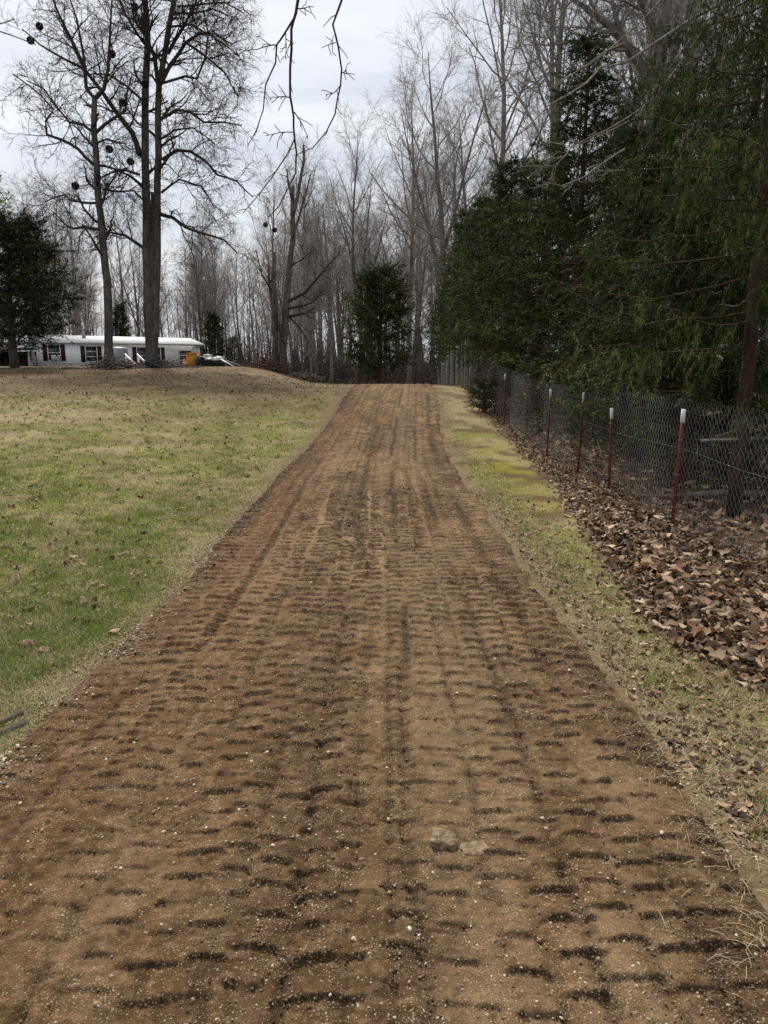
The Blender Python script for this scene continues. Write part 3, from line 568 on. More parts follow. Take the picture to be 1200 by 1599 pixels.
# ------------------------------------------------------------------ bare trees
def unit(v): return v / (np.linalg.norm(v) + 1e-9)
def perp_dir(d, ang, az):
    ref = np.array([0, 0, 1.0]) if abs(d[2]) < .9 else np.array([1.0, 0, 0]); a = unit(np.cross(d, ref)); b = np.cross(d, a)
    return unit(d * cos(ang) + (a * cos(az) + b * sin(az)) * sin(ang))
class Tree:
    def __init__(s, seed): s.r = np.random.default_rng(seed); s.br = []; s.fz = []
    def path(s, p, d, L, n, wob, up):
        P = [np.array(p, float)]; d = np.array(d, float)
        for i in range(n):
            d = unit(d + s.r.normal(0, wob, 3) + np.array([0, 0, up])); P.append(P[-1] + d * L / n)
        return np.array(P)
    def add(s, P, r0, r1, lvl, pw=1.0):
        t = np.linspace(0, 1, len(P)) ** pw; R = r0 + (r1 - r0) * t; s.br.append((np.asarray(P), R, lvl)); return len(s.br) - 1
    def sprout(s, P, R, lvl, spec):
        """spec: per level dict n, t0, ang, len, wob, up, seg, rr"""
        if lvl >= len(spec): return
        q = spec[lvl]; T = np.linspace(0, 1, len(P)); Lp = np.sum(np.linalg.norm(np.diff(P, axis=0), axis=1))
        nn = max(1, int(round(q['n'] * s.r.uniform(.75, 1.25)))); az = s.r.random() * 6.28
        for i in range(nn):
            t = q['t0'] + (1 - q['t0']) * (i + s.r.random()) / nn; t = min(t, .985); az += 2.4 + s.r.normal(0, .4)
            p = np.array([np.interp(t, T, P[:, k]) for k in range(3)]); j = min(int(t * (len(P) - 1)), len(P) - 2); d = unit(P[j + 1] - P[j])
            rp = np.interp(t, T, R); ln = q['len'] * s.r.uniform(.6, 1.25) * (1 - q.get('tap', .55) * t) * (Lp if q.get('rel', True) else 1)
            dd = perp_dir(d, q['ang'] * s.r.uniform(.75, 1.25), az)
            P2 = s.path(p, dd, ln, q['seg'], q['wob'], q['up']); r0 = max(min(rp * q['rr'], rp * .8), q.get('rmin', .004)); r1 = max(r0 * .35, q.get('rmin', .004) * .8)
            s.add(P2, r0, r1, lvl + 1); s.sprout(P2, np.linspace(r0, r1, len(P2)), lvl + 1, spec)
    def fuzz(s, lvls, per, L, ang, up=0.0, r=.006, per2=0, L2=.5, per3=0):
        """fine twigs as slim three-sided cones along the branches of the given levels"""
        P0, D0 = [], []
        for P, R, l in s.br:
            if l not in lvls: continue
            n = s.r.poisson(per * np.linalg.norm(P[-1] - P[0]))
            if n < 1: continue
            t = s.r.random(n) ** .8 * (len(P) - 1.001); i = t.astype(int); f = (t - i)[:, None]; P0.append(P[i] * (1 - f) + P[i + 1] * f); D0.append(P[i + 1] - P[i])
        p = np.concatenate(P0); d = np.concatenate(D0)
        for k, (m, ln) in enumerate([(1, L), (per2, L * L2), (per3, L * L2 * L2)]):
            if m < 1: break
            p = np.repeat(p, m, axis=0); d = np.repeat(d, m, axis=0); n = len(p)
            if k: p = p + d * s.r.uniform(.15, .95, (n, 1))
            d = d / (np.linalg.norm(d, axis=1)[:, None] + 1e-9); q = s.r.normal(0, 1, (n, 3)); q -= d * np.sum(q * d, axis=1)[:, None]; q /= np.linalg.norm(q, axis=1)[:, None] + 1e-9
            a = ang * s.r.uniform(.5, 1.3, (n, 1)); d = d * np.cos(a) + q * np.sin(a) + np.array([0, 0, up]); d /= np.linalg.norm(d, axis=1)[:, None]; d = d * (ln * s.r.uniform(.45, 1.3, (n, 1)))
            u = np.cross(d, s.r.normal(0, 1, (n, 3))); u /= np.linalg.norm(u, axis=1)[:, None] + 1e-9; w = np.cross(u, d); w /= np.linalg.norm(w, axis=1)[:, None] + 1e-9; rr = r * (.8 ** k)
            V = np.stack([p + u * rr, p + (-.5 * u + .866 * w) * rr, p + (-.5 * u - .866 * w) * rr, p + d], 1).reshape(-1, 3)
            F = (np.array([[0, 1, 3], [1, 2, 3], [2, 0, 3]])[None] + (np.arange(n) * 4)[:, None, None]).reshape(-1, 3); s.fz.append((V, F))
    def meshes(s, split, sides=(8, 6, 4, 3, 3, 3)):
        a, b = MB(), MB()
        for V, F in s.fz: b.add(V, (), F)
        for P, R, l in s.br: (a if l < split else b).tube(P, R, sides[min(l, len(sides) - 1)], l == 0)
        return a.mesh('trunk', None, True), b.mesh('crown', None, True)
def bare_tree(seed, H, r, lean=0.02, n1=20, up=.10, fork=False, t0=.35, ang=.85, dens=1.0, rmin=.006):
    T = Tree(seed); P = T.path((0, 0, -.15), (T.r.normal(0, lean), T.r.normal(0, lean), 1), H, 9, .035, .05)
    tt = np.linspace(0, 1, len(P)); R = r * (1 - tt) ** .8 + .015; R[0] *= 1.25; T.br.append((P, R, 0))
    spec = [dict(n=n1, t0=t0, ang=ang, len=.36, tap=.62, wob=.11, up=up, seg=6, rr=.50, rmin=rmin), dict(n=7 * dens, t0=.22, ang=.7, len=.45, wob=.15, up=.07, seg=4, rr=.55, rmin=rmin),
            dict(n=3 * dens, t0=.15, ang=.65, len=.5, wob=.18, up=.05, seg=2, rr=.6, rmin=rmin)]
    T.sprout(P, R, 0, spec)
    if fork:
        for q in range(2):
            k = 3 + q; d = perp_dir(np.array([0, 0, 1.0]), .28, T.r.random() * 6.28); P2 = T.path(P[k], d, H * .55, 7, .05, .06); r0 = R[k] * .75; T.add(P2, r0, .02, 0); T.sprout(P2, np.linspace(r0, .02, 8), 0, spec[:1] and [dict(spec[0], n=12, t0=.2)] + spec[1:])
    T.fuzz((2, 3), 4.2, .85, .65, .08, .0062, 3, .6)
    return T.meshes(1)
VAR = []
for q, (H, r, kw) in enumerate([(17, .17, {}), (19, .22, dict(fork=True, n1=14)), (15, .12, dict(n1=22, t0=.25)), (18, .15, dict(n1=17, t0=.5, ang=.6)), (13, .10, dict(n1=20, t0=.18, ang=.75)), (20, .19, dict(n1=18, t0=.42, up=.14, ang=.7))]):
    a, b = bare_tree(100 + q, H, r, **kw); a.materials.append(M['bark_grey']); b.materials.append(M['twig_grey']); VAR.append((a, b, H))
NAMES = {}
KIND = ['straight', 'forked', 'slender low-branching', 'high-crowned', 'small bushy', 'tall narrow-crowned']
def plant_bare(v, x, y, s, rz, label, group, tilt=(0, 0)):
    label = KIND[v] + ' ' + label; group = KIND[v] + ' trees, ' + group
    o = empty('bare_tree', (x, y, tz(x, y) - .05), rz, label, 'tree', group); o.scale = (s, s, s); o.rotation_euler = (tilt[0], tilt[1], rz)
    link('trunk', VAR[v][0], None, o); link('crown', VAR[v][1], None, o); return o
rng = np.random.default_rng(77)
TR0, TR1 = np.array([-29.0, 62.0]), np.array([-17.8, 73.2])      # the trailer's front corners
def clear_of_trailer(x, y):
    d = (TR1 - TR0) / np.linalg.norm(TR1 - TR0); v = np.array([x, y]) - TR0; a = v @ d; b = d[0] * v[1] - d[1] * v[0]
    return not (-4 < a < 30 and -40 < b < 7)
n = 0
while n < 84:                                                   # behind the trailer, left
    y_ = rng.uniform(70, 120); x_ = rng.uniform(-.56, -.16) * y_
    if not clear_of_trailer(x_, y_): continue
    if x_ / y_ > -.30 and y_ < 88: continue
    plant_bare(rng.integers(0, 6), x_, y_, rng.uniform(.75, 1.0), rng.uniform(0, 6.28), 'leafless grey woodland tree standing behind the white trailer', 'woods behind the trailer'); n += 1
for q in range(84):                                             # beyond the crest, centre
    y_ = rng.uniform(48, 105); x_ = rng.uniform(-.17, .10) * y_
    s_ = rng.uniform(.75, 1.0) * (0.70 if -.19 < x_ / y_ < -.095 else 1.0)
    if abs(x_) < 2.0 and y_ < 60: x_ += 4 * (1 if x_ > 0 else -1)
    plant_bare(rng.integers(0, 6), x_, y_, s_, rng.uniform(0, 6.28), 'leafless grey woodland tree standing beyond the driveway crest', 'woods beyond the driveway crest')
for q in range(36):                                             # behind the evergreens, right
    y_ = rng.uniform(30, 85); x_ = max(rng.uniform(.12, .62) * y_, 6.0)
    plant_bare([0, 1, 3, 5, 2][rng.integers(0, 5)], x_, y_, rng.uniform(.8, 1.1), rng.uniform(0, 6.28), 'leafless grey woodland tree standing behind the evergreen row', 'woods behind the evergreens')
for (px, Y_, v, s_) in [(745, 40, 5, 1.10), (690, 46, 1, 1.0), (835, 34, 3, 1.10), (640, 50, 5, .92), (890, 30, 5, .98), (1000, 24, 1, 1.0), (1060, 21, 0, 1.0), (960, 27, 3, 1.0)]:
    P = pix(px, 560, Y_); plant_bare(v, P.x, Y_, s_, px * .37, 'leafless tree rising tall straight out of the evergreen row', 'tall trees over the evergreen row')
# the farthest wood, one mass of stems
T = Tree(500); mb = MB()
for q in range(330):
    y_ = rng.uniform(108, 150); x_ = rng.uniform(-.62, .62) * y_; h_ = rng.uniform(8, 15); z_ = tz(x_, y_)
    P = T.path((x_, y_, z_), (rng.normal(0, .05), rng.normal(0, .05), 1), h_, 4, .05, .05); mb.tube(P, np.linspace(.11, .02, 5), 3, False)
    for w in range(13):
        t = rng.uniform(.15, .95); p = np.array([np.interp(t, np.linspace(0, 1, 5), P[:, k]) for k in range(3)]); a = rng.random() * 6.28
        P2 = T.path(p, (cos(a), sin(a), 1.0), h_ * .28 * (1.1 - t * .6), 3, .2, .1); mb.tube(P2, np.linspace(.03, .012, 4), 3, False)
tag(mb.build('distant_woods', M['twig_grey'], None, True), 'distant wood of grey leafless stems along the skyline', 'woods', kind='stuff')
# low thicket along the wood's edge
mb = MB()
for q in range(1150):
    y_ = rng.uniform(54, 104); u_ = rng.uniform(-.55, .20); x_ = u_ * y_
    if -.56 < u_ < -.20 and y_ < 92: continue
    z_ = tz(x_, y_)
    for w in range(6):
        a = rng.random() * 6.28; P2 = T.path((x_ + rng.normal(0, .4), y_ + rng.normal(0, .4), z_), (cos(a) * .5, sin(a) * .5, 1.0), rng.uniform(1.2, 5.0), 3, .22, 0); mb.tube(P2, np.linspace(.02, .008, 4), 3, False)
tag(mb.build('thicket', noise_mat('thicket_twigs', (0.06, 0.045, 0.038), (0.14, 0.105, 0.085), 1.5, .95, spec=.1), None, True), 'low brown thicket of bare stems under the far trees', 'thicket', kind='stuff')

# ---- trees with traced limbs
def limb(T, pts, Y0, w0, w1, lvl, spec, dj=1.2, sub=2, depth=None, seed=0):
    """polyline in photograph pixels at the tree's own distance; widths in pixels"""
    r_ = np.random.default_rng(int(abs(pts[0][0] * 13 + pts[-1][1] * 7 + seed)) + 1); n = len(pts)
    dd = r_.normal(0, dj) if depth is None else depth
    P = np.array([list(pix(px, py, Y0 + dd * (i / max(1, n - 1)))) for i, (px, py) in enumerate(pts)])
    Q = [P[0]]
    for i in range(n - 1):                                            # a few in-between points so limbs read knotty
        for k in range(1, sub + 1):
            t = k / sub; p = P[i] * (1 - t) + P[i + 1] * t
            if k < sub: p = p + r_.normal(0, .012, 3) * np.linalg.norm(P[i + 1] - P[i])
            Q.append(p)
    Q = np.array(Q); sc = Y0 / FPX / 2; i = T.add(Q, w0 * sc, w1 * sc, lvl)
    if spec: T.sprout(Q, T.br[i][1], 0, spec)
    return Q
def finish(T, name, label, base, mats, split=1, cat='tree', sides=(12, 8, 5, 3, 3, 3)):
    o = empty(name, base, 0, label, cat)
    a, b = T.meshes(split, sides)
    a.transform(Matrix.Translation(-Vector(base))); b.transform(Matrix.Translation(-Vector(base)))
    link('trunk', a, mats[0], o); link('crown', b, mats[1], o); return o
def C2(L_): return [(a / 2.857, b / 2.857) for a, b in L_]            # from the enlarged view of the photograph's corner
TW = [dict(n=12, t0=.12, ang=.9, len=2.1, rel=False, tap=.5, wob=.20, up=.04, seg=5, rr=.45, rmin=.010), dict(n=6, t0=.15, ang=.75, len=.55, wob=.2, up=.0, seg=4, rr=.6, rmin=.008)]
T = Tree(901); Y1 = 34.0
limb(T, [(172, 580), (170, 540), (168, 440), (163, 400), (158, 340), (152, 270), (147, 205), (148, 155)], Y1, 13.5, 7.5, 0, [dict(TW[0], n=10, t0=.4)] + TW[1:], depth=0)
T.br[0][1][0] *= 1.5; T.br[0][1][1] *= 1.15
for pts, w in [([(425, 440), (385, 390), (380, 300), (365, 200), (345, 90), (300, -40)], 6), ([(425, 440), (465, 395), (485, 300), (490, 200), (497, 60), (505, -60)], 6.5), ([(430, 590), (520, 520), (560, 495), (565, 430), (590, 330)], 5),
               ([(415, 590), (370, 555), (310, 545), (250, 475), (200, 400), (120, 360)], 4.5), ([(420, 735), (350, 665), (280, 625), (210, 600), (205, 540), (240, 490), (190, 430), (60, 330)], 5), ([(440, 905), (380, 905), (320, 895), (285, 870), (200, 900)], 4),
               ([(455, 1025), (380, 1012), (330, 1020), (290, 1000), (230, 940)], 5), ([(460, 845), (530, 855), (600, 850), (650, 900)], 3.5), ([(430, 640), (480, 620), (560, 640)], 3)]:
    limb(T, C2(pts), Y1, w, 1.6, 1, TW, 1.5)
T.fuzz((2, 3), 4.0, .62, .75, -.05, .0085, 3, .6, 1); b1 = pix(172, 572, Y1); finish(T, 'bare_tree', 'slim leafless tree with forked top and wire balls, beside the twin-stemmed tree', (b1.x, Y1, tz(b1.x, Y1)), (M['bark_dark'], M['twig_dark']))
T = Tree(907); Y2 = 35.0
limb(T, [(237, 582), (236, 545), (231, 480), (229, 400), (229, 315), (227, 245), (227, 175), (229, 105), (231, 63), (227, 0), (222, -70)], Y2, 15, 7, 0, [dict(TW[0], n=12, t0=.4)] + TW[1:], depth=0)
limb(T, [(238, 582), (240, 545), (243, 480), (246, 400), (246, 315), (248, 245), (247, 175), (249, 133), (259, 77), (273, 0), (283, -70)], Y2, 13, 6.5, 0, [dict(TW[0], n=12, t0=.4)] + TW[1:], depth=.3)
limb(T, [(238, 582), (237, 545), (237, 480), (238, 400), (238, 335), (238, 300)], Y2, 17, 4, 0, None, depth=.15)
for P_, R_, l_ in T.br:
    if l_ == 0: R_[0] *= 1.55; R_[1] *= 1.3; R_[2] *= 1.1
for pts, w in [([(625, 690), (590, 590), (520, 500), (450, 400), (380, 310), (300, 270), (180, 200), (100, 130)], 8.5), ([(380, 310), (330, 200), (290, 120), (250, 30), (215, -50)], 6.5), ([(710, 400), (690, 250), (660, 180), (600, 90), (580, -20)], 7),
               ([(720, 370), (760, 290), (830, 190), (890, 150), (960, 150), (1040, 200)], 6.5), ([(725, 712), (790, 670), (850, 675), (920, 720), (970, 780), (1060, 810), (1130, 880)], 5.5), ([(718, 530), (790, 490), (850, 500), (910, 545), (1000, 545), (1080, 560)], 5),
               ([(730, 370), (830, 340), (880, 350), (920, 250), (930, 150), (900, 0)], 4), ([(715, 955), (770, 970), (830, 1015), (900, 1040), (1000, 1070), (1060, 1130)], 6), ([(625, 780), (560, 760), (500, 770), (440, 800)], 4), ([(640, 1105), (560, 1050), (480, 1035), (420, 1060)], 5),
               ([(750, 240), (820, 120), (870, 20), (900, -60)], 5), ([(660, 200), (640, 90), (660, -60)], 6), ([(770, 60), (850, 60), (950, 40), (1020, 70)], 3.5), ([(700, 250), (620, 160), (560, 60), (520, -40)], 4.5), ([(715, 620), (780, 580), (860, 570), (960, 640)], 3.5), ([(720, 860), (800, 800), (900, 830), (960, 930)], 3.5), ([(640, 450), (560, 380), (480, 330), (400, 330)], 3.5),
               ([(830, 190), (930, 260), (1010, 330), (1060, 430)], 3.5), ([(760, 120), (860, 110), (960, 170), (1070, 250)], 3.0), ([(790, 30), (900, 20), (1000, 10), (1090, 60)], 3)]:
    limb(T, C2(pts), Y2, w, 1.6, 1, TW, 1.6)
T.fuzz((2, 3), 4.2, .78, .75, -.10, .0085, 3, .6, 1); b2 = pix(237, 573, Y2); finish(T, 'bare_tree', 'big dark leafless tree with two stems fused at the base, brush at its foot', (b2.x, Y2, tz(b2.x, Y2)), (M['bark_dark'], M['twig_dark']))
# the dead snag with broken tops
T = Tree(911); Y3 = 42.0
def C4(L_): return [(380 + a / 3, 350 + b / 3) for a, b in L_]
SN = [dict(n=5, t0=.3, ang=.6, len=.8, rel=False, wob=.2, up=.05, seg=3, rr=.4, rmin=.010), dict(n=3, t0=.2, ang=.7, len=.5, wob=.2, up=0, seg=3, rr=.5, rmin=.008)]
for pts, w0, w1 in [([(150, 730), (150, 600), (150, 400), (142, 250), (146, 130)], 11, 5.5), ([(180, 730), (185, 600), (200, 400), (215, 220), (235, 60), (232, -40), (232, -180)], 12, 6), ([(232, -40), (255, -130), (285, -300), (282, -370)], 6, 3), ([(150, 420), (125, 300), (118, 180)], 5, 3), ([(225, 80), (262, -30), (290, -140), (318, -240)], 4.5, 1.5), ([(232, -120), (212, -190), (205, -260)], 4, 2)]:
    limb(T, C4(pts), Y3, w0, w1, 0, SN, .3)
for pts, w0 in [([(205, 365), (290, 320), (350, 250), (400, 190), (455, 130)], 5.5), ([(205, 395), (270, 385), (330, 365), (385, 300)], 4.5), ([(200, 437), (260, 425), (300, 415), (345, 385)], 5), ([(220, 200), (270, 170), (330, 120)], 2.5), ([(145, 330), (90, 240), (60, 120)], 3), ([(200, 420), (260, 480), (310, 560)], 2.5)]:
    limb(T, C4(pts), Y3, w0, 1.3, 1, [dict(TW[0], n=5, len=.9)] + TW[1:], .6)
T.fuzz((1, 2), 2.0, .45, .7, 0, .008, 2, .6)
for q in range(26):                                                  # shaggy vines hanging down the stems
    a = 145 + T.r.normal(0, 22); P = T.path(pix(380 + a / 3, 350 + T.r.uniform(250, 600) / 3, Y3 - .3), (T.r.normal(0, .12), T.r.normal(0, .12), -1), T.r.uniform(1, 3.2), 5, .10, 0); T.add(P, .014, .008, 2)
b3 = pix(435, 585, Y3); finish(T, 'dead_tree', 'dead broken-topped snag with shaggy stems and stubby dark limbs', (b3.x, Y3, tz(b3.x, Y3)), (M['dead_wood'], M['twig_dark']))
# tree outside the frame whose drooping twigs hang over the driveway
T = Tree(917); Y4 = 7.0
def C3(L_): return [(380 + a / 2.857, b / 2.857) for a, b in L_]
HS = [dict(n=5, t0=.15, ang=.8, len=.16, rel=False, wob=.25, up=-.05, seg=3, rr=.5, rmin=.0035)]
xb, yb = -5.4, 6.6; zb = tz(xb, yb)
trunk_p = T.path((xb, yb, zb - .1), (0, .02, 1), 6.2, 8, .02, .02); T.br.append((trunk_p, np.linspace(.20, .12, 9), 0))
tip = np.array(pix(466, -30, Y4)); tip2 = np.array(pix(534, -12, Y4)); tip3 = np.array(pix(505, -60, 7.2))
arch = np.array([trunk_p[-1], trunk_p[-1] + np.array([1.3, .1, .75]), trunk_p[-1] + np.array([3.0, .2, .55]), tip + np.array([-.55, .05, .75]), tip + np.array([.05, 0, .40]), tip2 + np.array([.0, .05, .25]), tip2])
T.add(arch, .075, .014, 0)
T.add(np.array([tip + np.array([.03, 0, .42]), tip + np.array([.03, 0, .2]), tip]), .022, .016, 1)
T.add(np.array([trunk_p[5], trunk_p[5] + np.array([-.6, .9, .9]), trunk_p[5] + np.array([-.9, 1.4, 2.2])]), .08, .03, 0)
for pts, w0, w1 in [([(245, -85), (245, 0), (235, 60), (215, 130), (210, 300), (210, 430), (225, 520), (230, 620), (238, 680), (235, 770), (200, 840), (160, 920), (110, 970)], 4.6, 1.4), ([(228, 80), (185, 150), (150, 200), (145, 280), (100, 380), (90, 490), (60, 580), (20, 650)], 3.0, 1.2), ([(440, -35), (440, 0), (400, 110), (425, 210), (440, 310), (435, 380), (410, 510), (370, 590), (310, 660), (240, 690)], 3.4, 1.4),
                   ([(230, 620), (190, 700), (130, 790), (60, 880), (0, 950)], 2.2, 1.0), ([(228, 500), (262, 550), (287, 605)], 1.8, 1.0), ([(209, 435), (180, 430), (140, 435)], 1.8, 1), ([(150, 200), (110, 205), (60, 222)], 1.8, 1.2), ([(240, 40), (270, 38), (300, 27)], 1.8, 1), ([(190, 150), (193, 210), (188, 265)], 1.4, .9), ([(412, 190), (395, 195), (380, 200)], 1.4, .9), ([(436, 380), (405, 415), (368, 422)], 1.6, .9), ([(440, 325), (463, 315)], 1.3, .8), ([(225, 590), (170, 590), (100, 605)], 1.5, .9)]:
    limb(T, C3(pts), Y4, w0, w1, 1, HS, .25)
for q in range(5):                                                   # more twigs of it at the frame's left edge
    p = np.array(pix([20, 60, -30, 10, 120][q], [-60, -40, 120, 30, -70][q], 7.6)); T.add(T.path(p + np.array([-1.2, 0, .25]), (1, 0, -.05), 1.6, 8, .10, -.01), .012, .004, 1)
T.add(np.array([trunk_p[7], trunk_p[7] + np.array([.3, .8, .5]), np.array(pix(-40, -60, 7.6)) + np.array([-.3, 0, .3])]), .05, .02, 0)
finish(T, 'bare_tree', 'tree with long drooping dark twigs hanging over the driveway against the sky', (xb, yb, zb), (M['bark_dark'], M['twig_dark']))
# tree beyond the right edge with pale arching twigs in front of the evergreens
T = Tree(923); Y5 = 8.4
def C5(L_): return [(780 + a / 2.857, b / 2.857) for a, b in L_]
xb, yb = 6.6, 9.4; zb = tz(xb, yb); trunk_p = T.path((xb, yb, zb - .1), (-.02, 0, 1), 6.8, 8, .02, .02); T.br.append((trunk_p, np.linspace(.17, .10, 9), 0))
st = np.array(pix(*C5([(1010, 0)])[0], Y5)); T.add(np.array([trunk_p[-2], trunk_p[-2] + np.array([-.6, -.3, .3]), st + np.array([.5, .3, .35]), st]), .055, .028, 0)
PT = [dict(n=6, t0=.25, ang=.7, len=.32, rel=False, wob=.22, up=-.02, seg=4, rr=.5, rmin=.0035), dict(n=3, t0=.3, ang=.6, len=.5, wob=.2, up=0, seg=3, rr=.6, rmin=.003)]
for pts, w0 in [([(1010, 0), (980, 20), (850, 90), (680, 200), (560, 280), (450, 300), (390, 370), (220, 470), (100, 590), (60, 620)], 4.6), ([(990, 15), (960, 60), (850, 180), (730, 350), (640, 480), (480, 580), (320, 655), (210, 630), (180, 600)], 3.6), ([(990, 15), (940, 90), (830, 250), (720, 400), (600, 530), (440, 610), (320, 660)], 2.6), ([(320, 655), (290, 700), (180, 720)], 2), ([(300, 690), (250, 740), (120, 740)], 1.8), ([(560, 665), (440, 745), (380, 790), (280, 830), (190, 810)], 3.0), ([(560, 760), (440, 762)], 2.2), ([(560, 190), (470, 230), (330, 330), (230, 390)], 2.2), ([(720, 0), (640, 90), (520, 195), (400, 290), (240, 380)], 2.6), ([(700, 520), (820, 570), (950, 610)], 2.4)]:
    limb(T, C5(pts), Y5, w0, 1.1, 1, PT, .3)
finish(T, 'bare_tree', 'tree with pale arching twigs reaching in front of the dark evergreens', (xb, yb, zb), (M['bark_grey'], M['twig_pale']))
# big beech-like tree behind the spruces
T = Tree(929); Y6 = 17.0
for pts, w0, w1, l in [([(700, 1700), (705, 1300), (705, 1000), (700, 700), (690, 450), (715, 250), (735, 60), (745, -100)], 32, 17, 0), ([(695, 430), (640, 300), (570, 210), (500, 120), (430, 70), (300, -20)], 17, 5, 0), ([(720, 260), (690, 130), (640, 30), (600, -60)], 12, 5, 0), ([(840, 1500), (835, 900), (840, 400), (850, 150), (860, -80)], 20, 13, 0), ([(560, 200), (520, 80), (490, -60)], 9, 4, 0), ([(500, 130), (400, 170), (250, 200), (160, 200)], 4, 1.6, 1)]:
    limb(T, C5(pts), Y6, w0, w1, l, [dict(TW[0], n=9, len=1.6)] + TW[1:] if l == 0 else TW[:], .4, depth=0 if l == 0 else None)
T.fuzz((1, 2), 4.0, .5, .7, .05, .006, 2, .6); b6 = pix(1026, 600, Y6); finish(T, 'bare_tree', 'thick grey trunk splitting into spreading limbs behind the drooping spruces', (b6.x, Y6, tz(b6.x, Y6)), (M['bark_grey'], M['twig_grey']))

# ------------------------------------------------------------------ evergreens
GREEN = np.array([[0.031, 0.046, 0.013], [0.049, 0.066, 0.018], [0.080, 0.096, 0.026], [0.016, 0.026, 0.009]])
def strips(P, D, Ln, Wd, col, rng):
    """slender leaf faces: base points P, directions D"""
    n = len(P); side = np.cross(D, rng.normal(0, 1, (n, 3))); side /= np.linalg.norm(side, axis=1)[:, None] + 1e-9
    tip = P + D * Ln[:, None]; w = side * Wd[:, None]
    V = np.stack([P + w, tip, P - w], 1).reshape(-1, 3); F = np.arange(3 * n).reshape(-1, 3); return V, F, np.repeat(col, 3, axis=0)
def cedar(seed, H, R, hb, nb=190, per=9, fan=20, droop=.0, sz=1.0, taper=.75, tint=1.0, gap=.0):
    """trunk, boughs, and on each bough feathery plumes of slender faces"""
    rng = np.random.default_rng(seed); tr = MB()
    T = Tree(seed); P = T.path((0, 0, -.1), (0, 0, 1), H, 8, .015, .03); tr.tube(P, np.linspace(.045 * R + .05, .015, 9), 7)
    PP, DD, CC, LL = [], [], [], []; base = GREEN * tint
    for i in range(nb):
        t = ((i + rng.random()) / nb) ** .9; tiers = max(3, int(H / .5)); t = min(.995, (math.floor(t * tiers) + .6 * rng.random()) / tiers); z = hb + (H - hb) * t; a = i * 2.39996 + rng.normal(0, .4)
        prof = (1 - t) ** taper * (.55 + .45 * min(1, t / .12)); ln = R * prof * rng.uniform(.55, 1.15) + .12
        if rng.random() < gap: continue
        up = rng.uniform(.05, .55) - droop; d = np.array([cos(a), sin(a), up]); d /= np.linalg.norm(d)
        k = 6; s = np.linspace(0, 1, k); x0 = np.array([np.interp(z, P[:, 2], P[:, 0]), np.interp(z, P[:, 2], P[:, 1]), z])
        pts = x0 + d * (s * ln)[:, None] + np.array([0, 0, 1]) * ((s ** 2) * ln * (.22 - droop * 1.1))[:, None] + rng.normal(0, .02 * ln, (k, 3)) * s[:, None]
        tr.tube(pts, np.linspace(.014 + .005 * ln, .003, k), 3, False)
        m = int(per * (.35 + .75 * ln / R)) + 3; hue = rng.uniform(.45, 1.55)
        for w in range(m):
            u = .15 + .87 * rng.random() ** .65; q = np.array([np.interp(u, s, pts[:, j]) for j in range(3)]) + rng.normal(0, .03, 3)
            pd = d * rng.uniform(.2, 1.0) + np.cross(d, [0, 0, 1]) * rng.normal(0, .75) + np.array([0, 0, rng.normal(.12, .35) - droop * 3.0]); pd /= np.linalg.norm(pd)
            pl = rng.uniform(.20, .46) * sz; f = int(fan * rng.uniform(.7, 1.3)); v = np.sort(rng.random(f))[:, None]
            sag = np.array([0, 0, -1]) * (v ** 2) * pl * (.10 + droop)
            PP.append(q + pd * pl * v + sag + rng.normal(0, .018 * sz, (f, 3)) * (1.2 - v)); dd = pd + rng.normal(0, .42, (f, 3)) + np.array([0, 0, -droop]); DD.append(dd / np.linalg.norm(dd, axis=1)[:, None])
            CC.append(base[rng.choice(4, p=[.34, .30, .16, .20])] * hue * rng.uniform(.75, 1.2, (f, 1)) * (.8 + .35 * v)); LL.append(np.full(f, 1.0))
    PP, DD, CC = np.concatenate(PP), np.concatenate(DD), np.concatenate(CC); n = len(PP)
    V, F, c = strips(PP, DD, rng.uniform(.045, .10, n) * sz, rng.uniform(.0055, .0105, n) * sz, CC, rng)
    return tr.mesh('trunk', None, True), np_mesh('crown', V, F, c)
